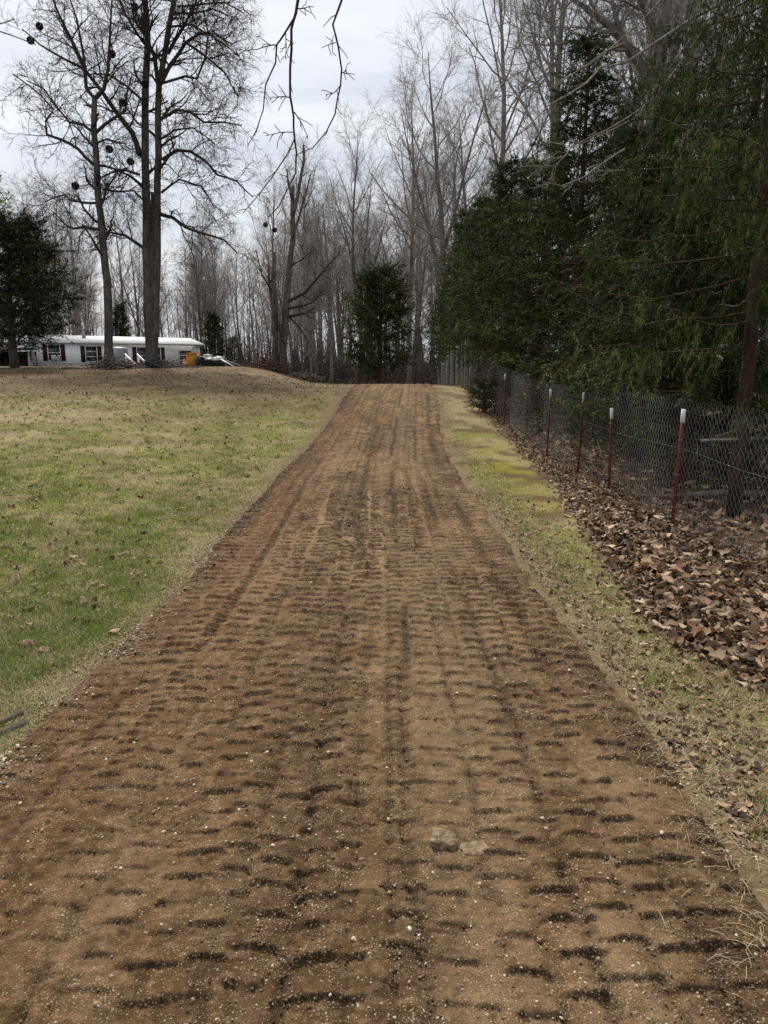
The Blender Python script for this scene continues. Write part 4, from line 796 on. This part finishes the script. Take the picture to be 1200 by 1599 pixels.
def spruce(seed, H, R, hb, nb=80, tint=1.0, hang=.55, per=40, needles=32):
    rng = np.random.default_rng(seed); tr = MB(); T = Tree(seed); P = T.path((0, 0, -.1), (0, 0, 1), H, 10, .010, .03); tr.tube(P, np.linspace(.078, .03, 11), 9)
    PP, DD, CC = [], [], []; base = GREEN * tint
    for i in range(nb):
        t = (i + rng.random()) / nb; z = hb + (H - hb) * t; a = i * 2.39996 + rng.normal(0, .5); ln = R * ((1 - t) ** .6 * .9 + .1) * rng.uniform(.55, 1.15)
        d = np.array([cos(a), sin(a), rng.uniform(-.10, .22)]); k = 7; s = np.linspace(0, 1, k)
        x0 = np.array([np.interp(z, P[:, 2], P[:, j]) for j in range(2)] + [z])
        pts = x0 + d * (s * ln)[:, None] + np.array([0, 0, 1]) * ((-.30 * s + .26 * s ** 2.2) * ln * .8)[:, None] + rng.normal(0, .035 * ln, (k, 3)) * s[:, None]
        tr.tube(pts, np.linspace(.012, .003, k), 4, False)
        m = int(per * ln / R) + 5; v = .08 + .92 * rng.random(70); q_ = np.stack([np.interp(v, s, pts[:, j]) for j in range(3)], 1) + rng.normal(0, .012, (70, 3)); e = rng.normal(0, .6, (70, 3)) + d * .5; PP.append(q_); DD.append(e / np.linalg.norm(e, axis=1)[:, None]); CC.append(base[rng.integers(0, 4, 70)] * .9)
        shade = rng.uniform(.4, 1.5)
        for w in range(m):
            u = rng.uniform(.10, 1.0); p = np.array([np.interp(u, s, pts[:, j]) for j in range(3)]); hl = hang * rng.uniform(.25, 1.25) * (.5 + .6 * (1 - abs(u - .55)))
            sd = rng.normal(0, .20, 3) + d * .25; sd[2] = -1; nn = int(needles * (.45 + hl)); v = np.sort(rng.random(nn))[:, None]
            curve = p + (sd * hl) * v + np.cross(d, [0, 0, 1]) * rng.normal(0, .14) * np.sin(v * 2.5) + rng.normal(0, .08, 3) * np.array([1, 1, .2]) * (v > 0)
            PP.append(curve + rng.normal(0, .008, (nn, 3))); e = rng.normal(0, .34, (nn, 3)) + np.array([0, 0, -.9]); e /= np.linalg.norm(e, axis=1)[:, None]; DD.append(e)
            CC.append(base[rng.integers(0, 4)] * shade * rng.uniform(.75, 1.2, (nn, 1)))
    PP, DD, CC = np.concatenate(PP), np.concatenate(DD), np.concatenate(CC); n = len(PP)
    V, F, c = strips(PP, DD, rng.uniform(.035, .080, n), rng.uniform(.0032, .0062, n), CC, rng)
    return tr.mesh('trunk', None, True), np_mesh('crown', V, F, c)
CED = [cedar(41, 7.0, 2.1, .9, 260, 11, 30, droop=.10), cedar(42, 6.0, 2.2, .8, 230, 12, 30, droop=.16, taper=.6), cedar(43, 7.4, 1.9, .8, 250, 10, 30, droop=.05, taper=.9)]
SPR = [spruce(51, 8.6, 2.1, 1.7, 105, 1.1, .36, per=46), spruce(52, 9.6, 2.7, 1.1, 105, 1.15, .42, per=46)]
for a, b in CED: a.materials.append(M['bark_red']); b.materials.append(M['needle'])
for a, b in SPR: a.materials.append(M['bark_spruce']); b.materials.append(M['needle'])
def evergreen(name, me, x, y, s, rz, label, group=None, sz=None):
    o = empty(name, (x, y, tz(x, y) - .03), rz, label, 'tree', group); o.scale = (s, s, (sz or s)); link('trunk', me[0], None, o); link('crown', me[1], None, o); return o
g_ = 'evergreen row behind the wire fence'
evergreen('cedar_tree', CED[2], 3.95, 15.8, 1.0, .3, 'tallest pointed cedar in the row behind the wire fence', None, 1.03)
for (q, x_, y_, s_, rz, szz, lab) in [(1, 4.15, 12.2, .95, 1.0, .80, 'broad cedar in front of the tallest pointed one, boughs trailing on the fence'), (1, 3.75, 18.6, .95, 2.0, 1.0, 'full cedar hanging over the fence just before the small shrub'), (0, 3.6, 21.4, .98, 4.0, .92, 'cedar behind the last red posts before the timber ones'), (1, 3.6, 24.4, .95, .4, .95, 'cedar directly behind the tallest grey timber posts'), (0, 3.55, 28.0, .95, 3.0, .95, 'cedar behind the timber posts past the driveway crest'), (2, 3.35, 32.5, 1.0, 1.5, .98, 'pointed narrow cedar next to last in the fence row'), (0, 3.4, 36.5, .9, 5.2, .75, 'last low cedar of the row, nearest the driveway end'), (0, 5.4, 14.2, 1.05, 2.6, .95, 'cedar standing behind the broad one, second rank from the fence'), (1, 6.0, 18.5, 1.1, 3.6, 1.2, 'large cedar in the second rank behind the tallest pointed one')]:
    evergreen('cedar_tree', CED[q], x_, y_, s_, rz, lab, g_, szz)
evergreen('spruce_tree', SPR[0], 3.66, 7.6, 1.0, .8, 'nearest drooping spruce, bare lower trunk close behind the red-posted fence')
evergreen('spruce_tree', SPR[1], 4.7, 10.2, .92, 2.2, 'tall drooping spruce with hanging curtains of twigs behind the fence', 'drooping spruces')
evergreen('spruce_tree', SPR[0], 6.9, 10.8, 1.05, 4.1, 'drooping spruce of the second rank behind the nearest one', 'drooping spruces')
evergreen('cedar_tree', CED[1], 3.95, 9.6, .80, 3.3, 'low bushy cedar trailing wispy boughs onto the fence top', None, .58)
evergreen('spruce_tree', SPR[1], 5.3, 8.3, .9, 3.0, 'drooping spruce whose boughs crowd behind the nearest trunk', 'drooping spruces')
# left side evergreens
LC_ = cedar(61, 6.3, 3.7, .75, 260, 11, 20, droop=.03, sz=2.2, taper=.62, tint=.62); LC_[0].materials.append(M['bark_dark']); LC_[1].materials.append(M['needle'])
P = pix(24, 580, 34); evergreen('cedar_tree', LC_, P.x, 34, 1.0, .9, 'dark spreading cedar on a bare trunk in front of the trailer end')
FR = cedar(62, 9, 2.6, .6, 200, 10, 20, sz=2.6, taper=.7, tint=1.0); FR[0].materials.append(M['bark_dark']); FR[1].materials.append(M['needle'])
for (px, Y_, s_, szz, lab) in [(190, 92, .72, .90, 'dark cedar rising behind the trailer roof between the trunks'), (338, 86, .70, .74, 'dark cedar standing at the far gable of the trailer'), (368, 84, .45, .45, 'small dark cedar beside a thin pale trunk past the trailer'), (60, 90, .9, .8, 'shadowy evergreen seen over the trailer roof under the cedar')]:
    P = pix(px, 560, Y_); evergreen('evergreen_tree', FR, P.x, Y_, s_, px * .7, lab, None, szz)
PN = cedar(65, 16, 4.6, 5.0, 150, 8, 12, sz=4.0, taper=.6, tint=2.0, gap=.15); PN[0].materials.append(M['bark_grey']); PN[1].materials.append(M['needle'])
P = pix(0, 560, 68); evergreen('pine_tree', PN, P.x, 68, 1.0, 1.1, 'tall olive pine behind the dark cedar at the lawn edge', None, 1.12)
EN = cedar(63, 6.2, 2.0, .7, 170, 10, 17, sz=2.6, taper=.42, tint=1.0, gap=.22); EN[0].materials.append(M['bark_red']); EN[1].materials.append(M['needle'])
P = pix(592, 560, 42); evergreen('evergreen_tree', EN, P.x, 42, 1.0, .2, 'rounded dark evergreen standing at the end of the driveway', None, 1.05)
SH = cedar(64, .75, .42, .05, 60, 6, 12, sz=.6, taper=.4, tint=.8); SH[0].materials.append(M['bark_red']); SH[1].materials.append(M['needle'])
evergreen('shrub', SH, 2.55, 19.0, 1.1, 0, 'small dark evergreen shrub growing at the foot of the fence')['category'] = 'shrub'

# ------------------------------------------------------------------ the wire fence
FX = lambda y: 2.85 - 0.012 * (y - 7.0) * (1 if y < 13 else .35) if y < 22 else 2.75
fence = empty('wire_fence', (2.85, 7.0, tz(2.85, 7.0)), 0, 'chain link fence on red steel posts with white tips, then grey timber posts', 'fence')
FL = Vector(fence.location)
mb = MB(); fh = 1.30; dy_ = .048; dz_ = .060
def fence_pt(y, h):
    x = FX(y) + .012 * sin(y * 3.1) + .02 * h * sin(y * 1.7); return np.array([x, y, tz(FX(y), y) + .0 + h]) - np.array(FL)
zc = {}
def add_wires(y0, y1, dy_, dz_, r):
    y = y0; k = 0
    while y < y1:
        nseg = int(fh / dz_); pts = []
        b0 = fence_pt(y, 0); b1 = fence_pt(y + dy_, 0); sag = .03 * (vn(np.array([y * .8]), np.array([0.]), 71)[0] - .5)
        for s_ in range(nseg + 1):
            h = s_ * dz_; bb = b0 if (s_ + k) % 2 == 0 else b1; lx = .02 * h * sin(y * 1.7) + (.0035 if s_ % 2 else -.0035)
            pts.append(bb + np.array([lx, 0, h + .02 + sag * h / fh]))
        mb.tube(np.array(pts), r, 3, False); y += dy_; k += 1
add_wires(4.6, 13, .040, .047, .0014); add_wires(13, 22, .060, .070, .0020); add_wires(22, 38, .12, .12, .004)
mb.build('chain_link_mesh', M['galv'], fence)
mb = MB()
for hh in (.80,):
    pts = [fence_pt(y, hh + .02 * sin(y * 2)) + np.array([-.01, 0, 0]) for y in np.arange(4.6, 13, .4)]; mb.tube(pts, .0011, 3, False)
mb.build('tension_wire', M['galv'], fence)
def t_post(y, h, lean=0.0):
    x = FX(y) - .035; b = Vector((x, y, tz(x, y) - .05)) - FL
    m = MB(); m.box(-.016, .016, -.004, .004, 0, h); m.box(-.0035, .0035, -.026, -.0042, 0, h)          # T section
    for q in range(int(h / .06)): m.box(-.007, .007, -.031, -.0262, .04 + q * .06, .062 + q * .06)        # studs
    o = m.build('post', M['post_red'], fence); o.location = b; o.rotation_euler = (0, lean, radians(-15)); o['label'] = 'red steel T post'
    w = MB(); w.box(-.0185, .0185, -.033, .0065, h - .125, h + .004); ow = w.build('white_tip', M['post_white'], o)
    for hh in (.30, .62, .95):
        t = MB(); P_ = [[.022, .012, hh], [.018, -.038, hh + .003], [-.018, -.038, hh + .003], [-.022, .012, hh], [.022, .012, hh]]; t.tube(P_, .0022, 4); t.build('wire_tie', M['galv'], o)
for y_, h_, ln in [(4.85, 1.2, .0), (7.06, 1.24, .018), (9.04, 1.13, -.025), (10.5, 1.26, .022), (12.46, 1.24, .02), (17.1, 1.2, -.015), (21.6, 1.2, .02)]: t_post(y_, h_, ln)
for y_, h_, w_ in [(22.9, 1.42, .11), (24.2, 1.58, .12), (25.4, 1.55, .11), (27.2, 1.42, .11), (29.3, 1.35, .10), (31.6, 1.3, .10), (34, 1.10, .10), (36.5, 1.1, .10)]:
    x = FX(y_) - .1; b = Vector((x, y_, tz(x, y_) - .08)) - FL; m = MB(); c_ = .018; k = w_ / 2
    m.prism([(-k, 0), (k, 0), (k, h_ + .06), (k - c_, h_ + .085), (-k + c_, h_ + .085), (-k, h_ + .06)], -k, k)
    o = m.build('post', M['timber'], fence); o.location = b; o['label'] = 'weathered grey timber post'
    m = MB(); m.box(-k - .002, k + .002, -k - .002, k + .002, h_ + .02, h_ + .088); m.build('white_tip', M['post_white'], o)
# bits behind and before the fence
def stick(pts, r, name, label, mat, cat='branch'):
    m = MB(); P = np.array([list(p) for p in pts]); m.tube(P - P[0], np.linspace(r, r * .5, len(P)), 6); o = m.build(name, mat); o.location = P[0]; return tag(o, label, cat)
def fenceside(y, x, h): return Vector((x, y, tz(x, y) + h))
stick([fenceside(10.0, 3.1, .0), fenceside(9.95, 3.02, .22), fenceside(10.05, 2.98, .36), fenceside(10.2, 2.95, .52)], .016, 'fallen_branch', 'pale broken branch leaning inside the wire fence', M['twig_pale'])
stick([fenceside(8.6, 4.6, .02), fenceside(8.4, 3.9, .10), fenceside(8.5, 3.4, .05), fenceside(8.7, 3.1, .02)], .05, 'fallen_branch', 'dark rotting branch on the woodland floor behind the nearest red post', M['dead_wood'])
stick([fenceside(7.62, 3.6, .86), fenceside(7.5, 3.2, .80), fenceside(7.7, 4.6, .80), fenceside(7.9, 5.6, .86)], .04, 'fallen_branch', 'dark bough lodged level across the nearest spruce trunk', M['bark_dark'])

rng = np.random.default_rng(81)
for q in range(8):
    y_ = float(sample_y(1, 3.9, 7.5, rng, 1.3)[0]); x_ = float(leaf_edge(y_)) + rng.uniform(.25, .85); a = rng.uniform(-.9, .9); l_ = rng.uniform(.08, .2); z_ = surf1(x_, y_) + .085 * float(ss(0, .5, x_ - leaf_edge(y_)))
    stick([Vector((x_ - cos(a) * l_, y_ - sin(a) * l_, z_ - .01)), Vector((x_, y_ + .02, z_ + .02)), Vector((x_ + cos(a) * l_ * .8, y_ + sin(a) * l_ * .8 + .03, z_ + rng.uniform(-.01, .04)))], .0035, 'fallen_twig', 'thin pale twig lying on the brown leaf drift', M['twig_pale'], 'twig')['group'] = 'twigs on the leaf drift'

# ------------------------------------------------------------------ the trailer and things round it
d2 = TR1 - TR0; LT = float(np.linalg.norm(d2)); rz = atan2(d2[1], d2[0]); zt = 0.38
tr = empty('mobile_home', (TR0[0], TR0[1], zt), rz, 'long white mobile home with stained low roof and burgundy shutters', 'house')
EV, DP = 2.85, 4.3
MB().box(0, LT, 0, DP, .55, EV).build('wall', M['siding'], tr)
MB().box(.03, LT - .03, .03, DP - .03, -.6, .548).build('skirting', M['white'], tr)
wd = tr.children[0]
for q in range(int(LT / .61)):                                         # siding battens
    MB().box(q * .61 + .28, q * .61 + .30, -.012, -.002, .56, EV - .16).build('siding_batten', M['siding'], wd)
m = MB(); m.prism([(-.25, EV + .02), (DP / 2, EV + .62), (DP + .25, EV + .02), (DP + .25, EV - .02), (-.25, EV - .02)], -.35, LT + .35, Matrix(((0, 1, 0, 0), (1, 0, 0, 0), (0, 0, 1, 0), (0, 0, 0, 1))))
roof = m.build('roof', M['roof'], tr)
MB().box(-.36, LT + .36, -.30, -.252, EV - .12, EV + .035).build('fascia', M['white'], roof)
MB().box(-.3, LT + .3, -.10, -.013, EV - .15, EV - .021).build('gutter', M['trim'], roof)
for q in range(3): MB().box(5 + q * 6, 5.25 + q * 6, 1.2, 1.45, EV + .25, EV + .75).build('vent', M['steel'], roof)
def window(xc, zc_, w, h, shutters=True, ac=False, sashes=2):
    f = MB(); f.box(xc - w / 2 - .07, xc - w / 2, -.05, -.003, zc_ - h / 2 - .07, zc_ + h / 2 + .07); f.box(xc + w / 2, xc + w / 2 + .07, -.05, -.003, zc_ - h / 2 - .07, zc_ + h / 2 + .07)
    f.box(xc - w / 2, xc + w / 2, -.05, -.003, zc_ + h / 2, zc_ + h / 2 + .07); f.box(xc - w / 2, xc + w / 2, -.05, -.003, zc_ - h / 2 - .07, zc_ - h / 2)
    o = f.build('window', M['white'], tr)
    MB().box(xc - w / 2, xc + w / 2, -.012, -.004, zc_ - h / 2, zc_ + h / 2).build('pane', M['glass'], o)
    for k in range(1, sashes): MB().box(xc - w / 2, xc + w / 2, -.045, -.0125, zc_ - h / 2 + h * k / sashes - .03, zc_ - h / 2 + h * k / sashes + .03).build('sash_bar', M['white'], o)
    if shutters:
        for s_ in (-1, 1):
            x0 = xc + s_ * (w / 2 + .08 + .19); sh = MB().box(x0 - .18, x0 + .18, -.04, -.003, zc_ - h / 2 - .06, zc_ + h / 2 + .06).build('shutter', M['burgundy'], tr)
    if ac:
        a = MB(); a.box(xc - .30, xc + .30, -.42, -.013, zc_ - h / 2 + .01, zc_ - h / 2 + .42); a.build('air_conditioner', M['white'], o)
        g = MB()
        for k in range(5): g.box(xc - .22, xc + .22, -.428, -.4205, zc_ - h / 2 + .07 + k * .065, zc_ - h / 2 + .10 + k * .065)
        g.build('grille', M['trim'], o)
def tr_x(px):                                                       # where a photograph column meets the trailer's front
    u = (px - 600) / FPX; best = min(np.linspace(0, LT, 800), key=lambda t: abs((TR0 + d2 / LT * t)[0] / ((TR0 + d2 / LT * t)[1] * CP + (CAM_H - 2) * SP) - u)); return float(best)
window(tr_x(85), 1.95, .95, 1.25, True, True); window(tr_x(143), 1.85, .95, 1.25, True, False, 3); window(tr_x(222), 1.75, .9, 1.4, True)
window(tr_x(247), 1.75, .5, 1.4, True); window(tr_x(290), 1.55, 1.3, 1.3, False, False, 3)
def at_px(px, Y_, h=0.0): P = pix(px, 560, Y_); return Vector((P.x, Y_, tz(P.x, Y_) + h))
# steel tank by the wall
b = at_px(186, 60); m = MB(); th = np.linspace(0, 1, 2); m.tube([[0, 0, 0], [0, 0, 2.35], [0, 0, 2.5]], [.72, .72, .60], 28)
o = empty('steel_tank', b, 0, 'upright grey steel tank beside the trailer wall', 'tank'); m.build('body', M['steel'], o)
for z_ in (.5, 1.2, 1.9): MB().tube([[0, 0, z_], [0, 0, z_ + .05]], .735, 28).build('hoop', M['steel'], o)
# white porch stair with sloping rails
b = at_px(207, 57); o = empty('porch_steps', b, radians(55), 'white wooden porch steps with sloping handrail between the two trunks', 'steps')
for k in range(5): MB().box(-.5, .5, -.27 * k - .27, -.27 * k, 1.0 - .2 * k - .05, 1.0 - .2 * k).build('tread', M['white'], o)
for s_ in (-.52, .52):
    m = MB(); m.prism([(0, 1.0), (0, .75), (-1.5, -.25), (-1.5, .02)], -.02, .02, Matrix(((0, 1, 0, s_), (1, 0, 0, 0), (0, 0, 1, 0), (0, 0, 0, 1)))); m.build('stringer', M['white'], o)
    m = MB(); m.prism([(.1, 1.98), (.1, 1.80), (-1.5, .75), (-1.5, .93)], -.03, .03, Matrix(((0, 1, 0, s_ * 1.05), (1, 0, 0, 0), (0, 0, 1, 0), (0, 0, 0, 1)))); m.build('handrail', M['white'], o)
    for k in range(3): MB().box(s_ * 1.05 - .04, s_ * 1.05 + .04, -1.42 + k * .68, -1.34 + k * .68, -.1, .85 + k * .44).build('rail_post', M['white'], o)
# low rail fence before the trailer
b = at_px(60, 50); yf = 50.0
rf = empty('rail_fence', b, 0, 'thin grey rail fence running in front of the trailer wall', 'fence')
A0, A1 = Vector(pix(50, 564, 52)), Vector(pix(168, 570, 56)); m = MB(); m.tube([list(A0 - b), list(A1 - b)], .03, 6); m.build('top_rail', M['galv'], rf)
for k in range(6):
    p = A0.lerp(A1, k / 5) - b; g = tz((p + b).x, (p + b).y) - b.z; MB().tube([[p.x, p.y, g], [p.x, p.y, p.z - .031]], .03, 6).build('post', M['galv'], rf)
# dark shed past the trailer's left end
b = at_px(34, 60); sh = empty('shed', b, radians(10), 'dark open-fronted shed at the left end of the trailer', 'shed')
MB().box(-1.6, .9, .9, 1.0, -.5, 2.2).build('back_wall', M['timber_dark'], sh)
for x_ in (-1.6, .8): MB().box(x_, x_ + .1, -1, .898, -.5, 2.2).build('side_wall', M['timber_dark'], sh)
MB().prism([(-1.8, 2.21), (1.1, 2.36), (1.1, 2.46), (-1.8, 2.31)], -1.3, 1.3).build('roof', M['timber_dark'], sh)
for x_ in (-1.55, -.4, .78): MB().box(x_, x_ + .12, -1.12, -1.002, -.5, 2.2).build('post', M['timber'], sh)
# orange cabinet, marker and covered junk heap
b = at_px(301, 41, 0); o = empty('orange_cabinet', b, radians(-12), 'orange sheet metal cabinet with a sloping side by the trailer', 'cabinet')
MB().prism([(-.34, 0), (.30, 0), (.30, .78), (-.22, .78), (-.22, .3)], -.3, .3).build('body', M['orange'], o)
MB().box(-.24, .33, -.33, .33, .781, .81).build('lid', M['orange'], o); MB().box(-.05, .25, -.312, -.302, .1, .7).build('door', M['orange'], o)
b = at_px(288, 41); o = empty('marker_cone', b, 0, 'small red-orange marker cone left of the orange cabinet', 'cone'); MB().tube([[0, 0, .04], [0, 0, .5]], [.15, .03], 12).build('cone', M['pink'], o); MB().box(-.2, .2, -.2, .2, 0, .038).build('base', M['pink'], o); MB().tube([[0, 0, .22], [0, 0, .32]], [.113, .084], 12).build('band', M['white'], o)
def lump(name, b, dims, seed, mat, label, cat):
    V, F = ICO_V, ICO_F; import bmesh; bm = bmesh.new(); bmesh.ops.create_icosphere(bm, subdivisions=4, radius=1); from mathutils import noise as mn
    for v in bm.verts:
        c_ = v.co.copy(); v.co = c_ * (1 + .28 * mn.noise(c_ * 1.7 + Vector((seed, 0, 0))) + .10 * mn.noise(c_ * 5 + Vector((seed, 3, 0)))); v.co.x *= dims[0]; v.co.y *= dims[1]; v.co.z = max(v.co.z, -.15) * dims[2]
    me = bpy.data.meshes.new(name); bm.to_mesh(me); bm.free(); me.polygons.foreach_set('use_smooth', np.ones(len(me.polygons), bool)); o = link(name, me, mat); o.location = b; return tag(o, label, cat)
lump('tarp_heap', at_px(326, 41, .05), (.68, .5, .62), 4, M['black'], 'heap covered with black plastic sheet beside the orange cabinet', 'tarp')
lump('trash_bag', at_px(314, 40.6, .05), (.26, .26, .62), 9, M['black'], 'upright black bag between the orange cabinet and the covered heap', 'bag')
lump('white_bag', at_px(341, 40.4, .42), (.32, .22, .18), 6, M['white'], 'white sheeting draped over the right end of the black heap', 'sheeting')
def board(name, p0, p1, w, t, mat, label, cat='board'):
    p0, p1 = Vector(p0), Vector(p1); d = p1 - p0; m = MB(); m.box(0, d.length, -w / 2, w / 2, -t / 2, t / 2); o = m.build(name, mat); o.location = p0
    o.rotation_euler = d.to_track_quat('X', 'Z').to_euler(); return tag(o, label, cat)
board('board', at_px(344, 40.2, .45), at_px(366, 40.0, .03), .14, .03, M['white'], 'white board sloping down from the black heap')
board('board', at_px(352, 40.8, .40), at_px(382, 40.6, .04), .10, .04, M['timber'], 'grey plank sloping down past the white board')
# brush piles
def brush(name, px, Y_, rx_, ry_, h_, n, label, seed, mat):
    r_ = np.random.default_rng(seed); b = at_px(px, Y_); o = empty(name, b, 0, label, 'brush pile'); m = MB()
    for q in range(n):
        u = r_.normal(0, .42, 2); rad = min(1, np.hypot(*u)); c_ = np.array([u[0] * rx_, u[1] * ry_, h_ * (1 - rad) * r_.uniform(.1, 1) + .03]); a = r_.uniform(0, 6.28); l_ = r_.uniform(.3, 1.1); d = np.array([cos(a), sin(a) * .6, r_.normal(0, .25) - .15 * rad])
        g = lambda p: np.array([p[0], p[1], max(p[2], tz(b.x + p[0], b.y + p[1]) - b.z + .01)])
        m.tube([g(c_ - d * l_ / 2), g(c_ + r_.normal(0, .05, 3)), g(c_ + d * l_ / 2)], [r_.uniform(.012, .03), .018, .006], 4, False)
    s_ = m.build('sticks', mat, o); s_['kind'] = 'stuff'; return o
brush('brush_pile', 176, 32.6, 1.25, .8, .55, 260, 'heap of cut branches at the foot of the slim tree', 1, M['dead_wood'])
brush('brush_pile', 245, 34.0, 1.5, .8, .35, 220, 'low ring of dark sticks round the twin-stemmed tree', 2, M['bark_dark'])
brush('brush_pile', 412, 40.5, 1.3, .9, .65, 240, 'brown brush heap at the foot of the dead snag', 3, M['bark_red'])
brush('brush_pile', 468, 41.5, 1.2, .8, .45, 160, 'low dark brush heap right of the dead snag', 4, M['dead_wood'])
stick([at_px(95, 32.5, .03), at_px(112, 32.6, .05), at_px(128, 32.4, .03)], .05, 'fallen_branch', 'dark fallen limb lying on the lawn left of the brush heap', M['bark_dark'])
stick([at_px(256, 33.6, .1), at_px(265, 33.4, .45), at_px(274, 33.5, .52), at_px(282, 33.6, .78)], .025, 'fallen_branch', 'bent bare branch sticking up before the trailer wall', M['twig_grey'])
# weathered boards at the driveway's left edge
def gp(px, py, h=0.0):
    a = PITCH + math.atan((py - 799.5) / FPX); Yq = CAM_H / tan(a); P = pix(px, py, Yq); return Vector((P.x, P.y, surf1(P.x, P.y) + h))
board('board', gp(-40, 1147, .006), gp(34, 1116, .008), .035, .026, M['timber_dark'], 'damp dark board end lying in the gravel at the lawn edge')
board('board', gp(-40, 1162, .003), gp(40, 1130, .004), .045, .022, M['timber_dark'], 'second damp board beside the dark one in the gravel')
rock('stone', 46, 1024, 4.0, (.07, .05, .05), 12, 'white stone in the green grass at the lawn edge')
rock('stone', 72, 1035, 3.9, (.065, .045, .04), 15, 'second pale stone beside the white one in the grass')
# wire light balls hanging in the trees
m = MB()
import bmesh
bm = bmesh.new(); bmesh.ops.create_icosphere(bm, subdivisions=2, radius=1)
for e in bm.edges: m.tube([list(e.verts[0].co), list(e.verts[1].co)], .075, 4, False)
for q in range(60):
    r_ = np.random.default_rng(q); a_ = unit(r_.normal(0, 1, 3)); b_ = unit(a_ + r_.normal(0, .7, 3)); m.tube([a_ * .95, (a_ + b_) / 2 * .8, b_ * .95], .07, 3, False)
bm.free(); ball_me = m.mesh('wire_cage'); ball_me.materials.append(M['ball'])
cord_me = MB().tube([[0, 0, .98], [0, 0, 4.5]], .045, 4).mesh('cord'); cord_me.materials.append(M['ball'])
for (px, py, Y_) in [(62, 41, 35.2), (48, 63, 35), (175, 84, 34), (192, 160, 34), (171, 233, 33.8), (204, 252, 34.6), (118, 290, 33.8), (227, 131, 34.2), (211, 11, 35), (415, 351, 41.5), (429, 359, 41.5)]:
    P = pix(px, py, Y_); o = empty('wire_ball', P, 0, 'dark wire ball hanging by a cord from a bare limb', 'ball', 'wire balls hanging in the trees'); s_ = .155 if Y_ < 40 else .13; o.scale = (s_, s_, s_)
    link('wire_cage', ball_me, None, o); link('cord', cord_me, None, o)
